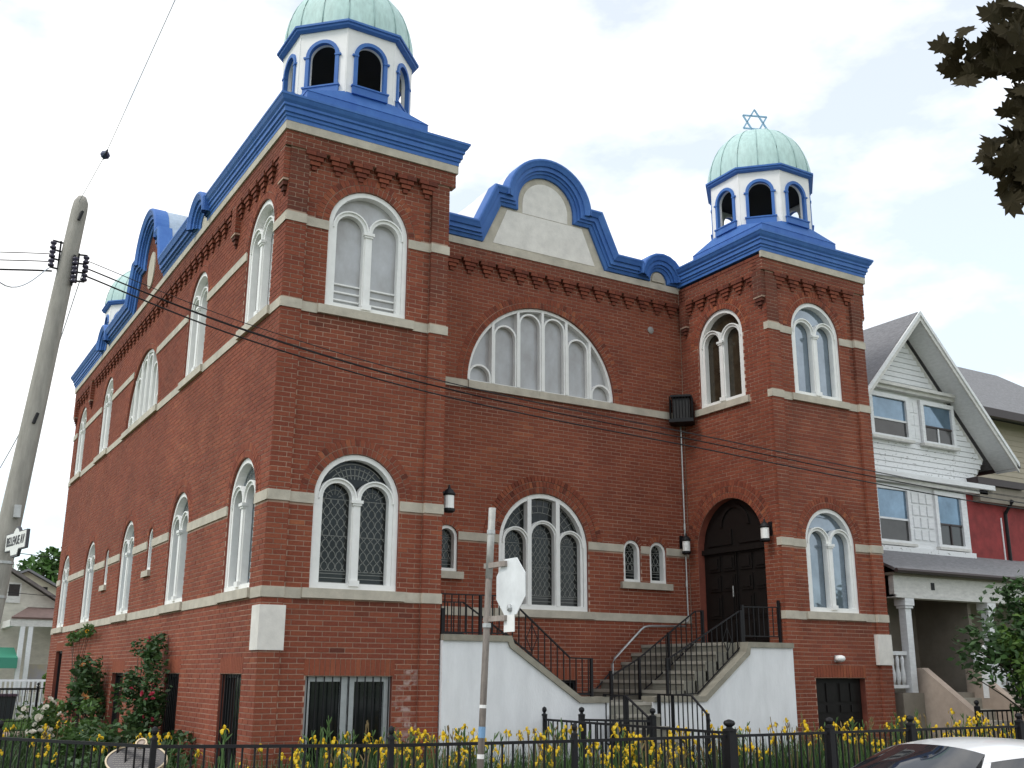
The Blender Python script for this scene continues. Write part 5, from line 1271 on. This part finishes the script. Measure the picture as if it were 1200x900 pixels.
scatter(22, .4, 2.6, -1.3, -.35, 1.05, 'n', .45)
scatter(34, 2.5, 4.1, -3.6, -.4, 1.03, 's', .5)
scatter(24, 2.5, 4.1, -3.8, -2.6, .82, 's', .95)
scatter(22, 4.5, 5.3, -3.8, -1.6, .95, 'p', .9); scatter(12, 6.6, 7.4, -3.6, -.6, 1.0, 'p', .5)
scatter(54, 6.7, 11.8, -3.6, -.35, 1.08, 'r', .5); scatter(20, 8.2, 12, -3.8, -2.8, 1.0, 'r', .95)
scatter(16, 12.2, 15, -3.7, -2.2, 1.0, 'r', .95)
scatter(16, -2.4, -.5, .2, 6.5, .9, 'w', .8, lambda x, y: x < -2.6+.05*y); scatter(10, -3.6, -2.5, -.9, 2.2, .95, 'w', .95, lambda x, y: (x+2.99)*.87-(y+1.04)*.48*-1 < .1)
# low undergrowth in the bed
v, f = [], []
for _ in range(9500):
    x, y = random.uniform(-1.8, 11.9), random.uniform(-3.85, -.15)
    if y < fy(x)+.08 or 4.4 < x < 6.6 and y < .1: continue
    blade(v, f, Vector((x, y, -.03)), random.uniform(0, 6.28), random.uniform(.25, .74), random.uniform(.03, .22), random.uniform(.012, .028), random.uniform(.8, 2.2))
for _ in range(2600):
    x, y = random.uniform(-2.8, -.1), random.uniform(-.4, 16)
    blade(v, f, Vector((x, y, -.03)), random.uniform(0, 6.28), random.uniform(.2, .5), random.uniform(.03, .2), random.uniform(.012, .03), random.uniform(.8, 2.2))
o = mk('undergrowth', v, f, M_LEAFD, fix=False, attrs={'rnd': [random.random() for _ in f]}); stuff(o); o['label'] = 'low green undergrowth filling the flower beds'; o['category'] = 'undergrowth'
v, f = [], []
for _ in range(16000):
    x, y = random.uniform(-8, 8), random.uniform(20.7, 27.3); blade(v, f, Vector((x, y, -.03)), random.uniform(0, 6.28), random.uniform(.05, .13), .03, .02, 1.5)
o = mk('grass', v, f, M_LEAFL, fix=False, attrs={'rnd': [random.random() for _ in f]}); stuff(o); o['label'] = 'mown grass behind the synagogue'; o['category'] = 'grass'
# --- rose bushes and shrubs
def rosette():
    v, f = [], []
    for ring_, (rr, zz, n_) in enumerate(((.012, .02, 4), (.028, .012, 6), (.045, 0, 7))):
        for i in range(n_):
            a = 6.28*i/n_+ring_; d_ = Vector((math.cos(a), math.sin(a), 0)); t_ = Vector((-d_.y, d_.x, 0)); k = len(v)
            v += [d_*rr*.3+Vector((0, 0, zz-.02)), d_*rr*.8-t_*rr*.6+Vector((0, 0, zz)), d_*rr+Vector((0, 0, zz+.012)), d_*rr*.8+t_*rr*.6+Vector((0, 0, zz))]; f.append((k, k+1, k+2, k+3))
    return v, f
def rose_mesh(m_): v, f = rosette(); o = mk('bloom', v, f, m_, fix=False); me = o.data; bpy.data.objects.remove(o); return me
ROSE = {k: rose_mesh(mat(k+'_rose', c, .6, trans=.2)) for k, c in (('pink', (.48, .05, .10)), ('peach', (.72, .38, .16)), ('white', (.8, .78, .7)), ('gold', (.75, .45, .04)))}
def bush(name, label, cat, c, r, n_, leaf, m_, blooms=None, nb=0, clumps=16, group=None, bs=1.0):
    t = thing(name, label, cat, (c[0], c[1], 0), group); pts = blob(n_, c, r, clumps)
    leafcloud(pts, leaf, 'foliage', m_, t)
    b = B()
    for _ in range(7):
        q = random.choice(pts); b.tube([(c[0]+random.gauss(0, .06), c[1]+random.gauss(0, .08), -.05), Vector((c[0], c[1], q.z*.5))+Vector((random.gauss(0, .08), random.gauss(0, .1), 0)), q], [.014, .010, .004], 5)
    b.make('branch', M_BARK, t)
    for _ in range(nb):
        q = random.choice(pts); o = bpy.data.objects.new('bloom', ROSE[blooms]); link(o, t); d_ = (CAM-Vector(q)).normalized()
        o.location = q+Vector((d_.x, d_.y, 0))*.12+Vector((0, 0, .05)); o.rotation_euler = (random.uniform(.2, 1.4), random.gauss(0, .3), random.uniform(-1.5, .8)); s = bs*random.uniform(.9, 1.5); o.scale = (s, s, s)
bush('climbing_rose', 'tall climbing rose bush with pink flowers against the long brick wall', 'rose', (-.42, 4.4, 1.2), (.34, .5, .66), 2600, .05, M_LEAFD, 'pink', 18, 24, bs=.8)
bush('climbing_rose', 'narrow top shoot of leafy rose rising up the long brick wall', 'rose', (-.3, 4.75, 1.95), (.25, .3, .35), 500, .05, M_LEAFD, 'pink', 2, 10)
bush('climbing_rose', 'slim climbing rose with peach flowers further along the brick wall', 'rose', (-.40, 9.6, 1.25), (.3, .55, .72), 1600, .065, M_LEAFD, 'peach', 9, 20, bs=1.1)
bush('vine', 'thin vine creeping under the stone band at the back of the wall', 'vine', (-.1, 12.6, 2.42), (.08, 2.0, .14), 420, .06, M_LEAF, 'gold', 2, 14)
bush('rose_bush', 'low bush with white roses beside the back lawn', 'rose', (-1.1, 9.3, .55), (.26, .5, .5), 700, .055, M_LEAF, 'white', 26, 14, bs=1.1)
bush('shrub', 'rounded green shrub between the white roses and the pink climber', 'shrub', (-.85, 6.2, .45), (.5, 1.1, .40), 2000, .06, M_LEAF, None, 0, 20)
bush('shrub', 'green shrub below the pink climbing rose', 'shrub', (-1.0, 3.0, .42), (.8, 1.2, .36), 2200, .06, M_LEAFD, None, 0, 20)
bush('shrub', 'low shrub at the foot of the peach climbing rose', 'shrub', (-.6, 12.4, .4), (.3, 1.2, .4), 900, .07, M_LEAF, 'gold', 8, 16)
def tree(name, label, base, h, crown_c, crown_r, n_, leaf, m_, clumps=26, group=None, trunk_r=.08):
    t = thing(name, label, 'tree', base, group); pts = blob(n_, crown_c, crown_r, clumps); leafcloud(pts, leaf, 'crown', m_, t)
    b = B(); B0 = Vector(base); top = Vector(crown_c); b.tube([B0, B0.lerp(top, .5)+Vector((random.gauss(0, .05)*h*.1, 0, 0)), top], [trunk_r, trunk_r*.7, trunk_r*.25], 8)
    b.make('trunk', M_BARK, t, smooth=True); b = B()
    for _ in range(9):
        q = random.choice(pts); s = B0.lerp(top, random.uniform(.4, .85)); b.tube([s, s.lerp(q, .5)+Vector((0, 0, .06*h*.2)), q], [trunk_r*.4, trunk_r*.25, .006], 5)
    b.make('limb', M_BARK, t)
    return t
tree('small_tree', 'small leafy green tree in front of the neighbouring porch', (13.1, -2.0, 0), 2.9, (13.15, -2.0, 1.9), (.75, .7, 1.0), 5200, .075, M_LEAFD, 26, None, .05)
tree('small_tree', 'light green shoots of a young tree beside the porch stairs', (12.75, -1.9, 0), 2.4, (12.72, -2.1, 2.0), (.4, .4, .6), 420, .07, M_LEAFL, 9, None, .025)
for i, (x, y, z, r_) in enumerate(((5.0, 62, 6.2, 2.6), (8.5, 64, 5.6, 3.0), (1.0, 66, 5.0, 2.4), (-8, 60, 6, 4))):
    tree('distant_tree', ['tree showing above the yellow house', 'broad tree further behind the yellow house', 'tree hidden behind the cream gable', 'large tree standing across the side lawn'][i], (x, y, -.4), 8, (x, y, z), (r_, r_, 2.4), 2600, .3, M_LEAF, 24, 'trees behind the houses', .22)
bush('shrub', 'bright green bush on the porch side of the cream house', 'shrub', (2.9, 35.6, 1.6), (.5, .6, .9), 700, .12, M_LEAFL, None, 0, 10)

# --- maple overhead
mp_t = thing('maple_tree', 'dark maple branch with lobed leaves hanging overhead from a street tree', 'tree', (2.2, -12.9, -.2))
def maple_leaf():
    half = [(0, -.35), (.05, -.30), (.28, -.42), (.24, -.26), (.52, -.22), (.42, -.10), (.62, .10), (.40, .12), (.36, .22), (.22, .18), (.26, .46), (.13, .40), (0, .72)]
    pts = half+[(-x, y) for x, y in reversed(half[1:-1])]; v = [Vector((x*.75, y*.75, -.18*abs(x)**1.5+.05*math.sin(y*5))) for x, y in pts]; n_ = len(v); v.append(Vector((0, .02, .02)))
    f = [(i, (i+1) % n_, n_) for i in range(n_)]
    o = mk('leaf', v, f, mat('maple_leaf', (.032, .025, .011), .8, .25, 4, trans=.15, spec=.2), fix=False); me = o.data; bpy.data.objects.remove(o); return me
ML = maple_leaf()
anchor = [Vector(p) for p in ((2.2, -12.9, 3.6), (1.2, -12.2, 4.15), (.2, -11.72, 4.25), (-.38, -11.45, 4.14), (-.66, -11.32, 3.98))]
b = B(); b.tube([(2.2, -12.9, -.3), (2.2, -12.9, 2), anchor[0], (2.4, -13.1, 6)], [.22, .19, .16, .10], 12); b.make('trunk', M_BARK, mp_t, smooth=True)
b = B(); b.tube(anchor, [.06, .035, .02, .012, .005], 6); br = b.make('branch', M_BARK, mp_t, smooth=True)
sub = [anchor, [Vector((-.1, -11.6, 4.2)), Vector((-.42, -11.42, 3.92)), Vector((-.64, -11.32, 3.66)), Vector((-.72, -11.28, 3.54))], [Vector((.0, -11.6, 4.25)), Vector((-.4, -11.42, 4.28)), Vector((-.72, -11.36, 4.12)), Vector((-.88, -11.31, 3.98))],
       [Vector((.2, -11.7, 4.2)), Vector((-.25, -11.5, 3.85)), Vector((-.50, -11.4, 3.62)), Vector((-.58, -11.36, 3.55))], [Vector((.1, -11.7, 4.3)), Vector((-.45, -11.5, 4.12)), Vector((-.58, -11.42, 3.92)), Vector((-.64, -11.4, 3.78))]]
for s in sub[1:]:
    b = B(); b.tube(s, [.011, .008, .006, .003][:len(s)], 5); b.make('branch', M_BARK, mp_t)
for k in range(300):
    s = random.choices(sub, [2, 4, 4, 4, 4])[0]; i = random.randint(0 if random.random() < .3 else 1, len(s)-2); p = s[i].lerp(s[i+1], random.random())
    o = bpy.data.objects.new('leaf', ML); link(o, br); q = random.uniform(.11, .17); o.scale = (q, q, q)
    o.location = p+Vector((random.gauss(0, .06), random.gauss(0, .06), random.gauss(-.02, .05))); o.rotation_euler = (random.uniform(.7, 2.2), random.gauss(0, .5), random.uniform(-1.3, .3))
v, f = [], []
crown_pts = blob(7000, (3.2, -13.6, 6.0), (2.2, 2.0, 1.6), 24); o = leafcloud(crown_pts, .07, 'crown', MATS['maple_leaf'], mp_t)
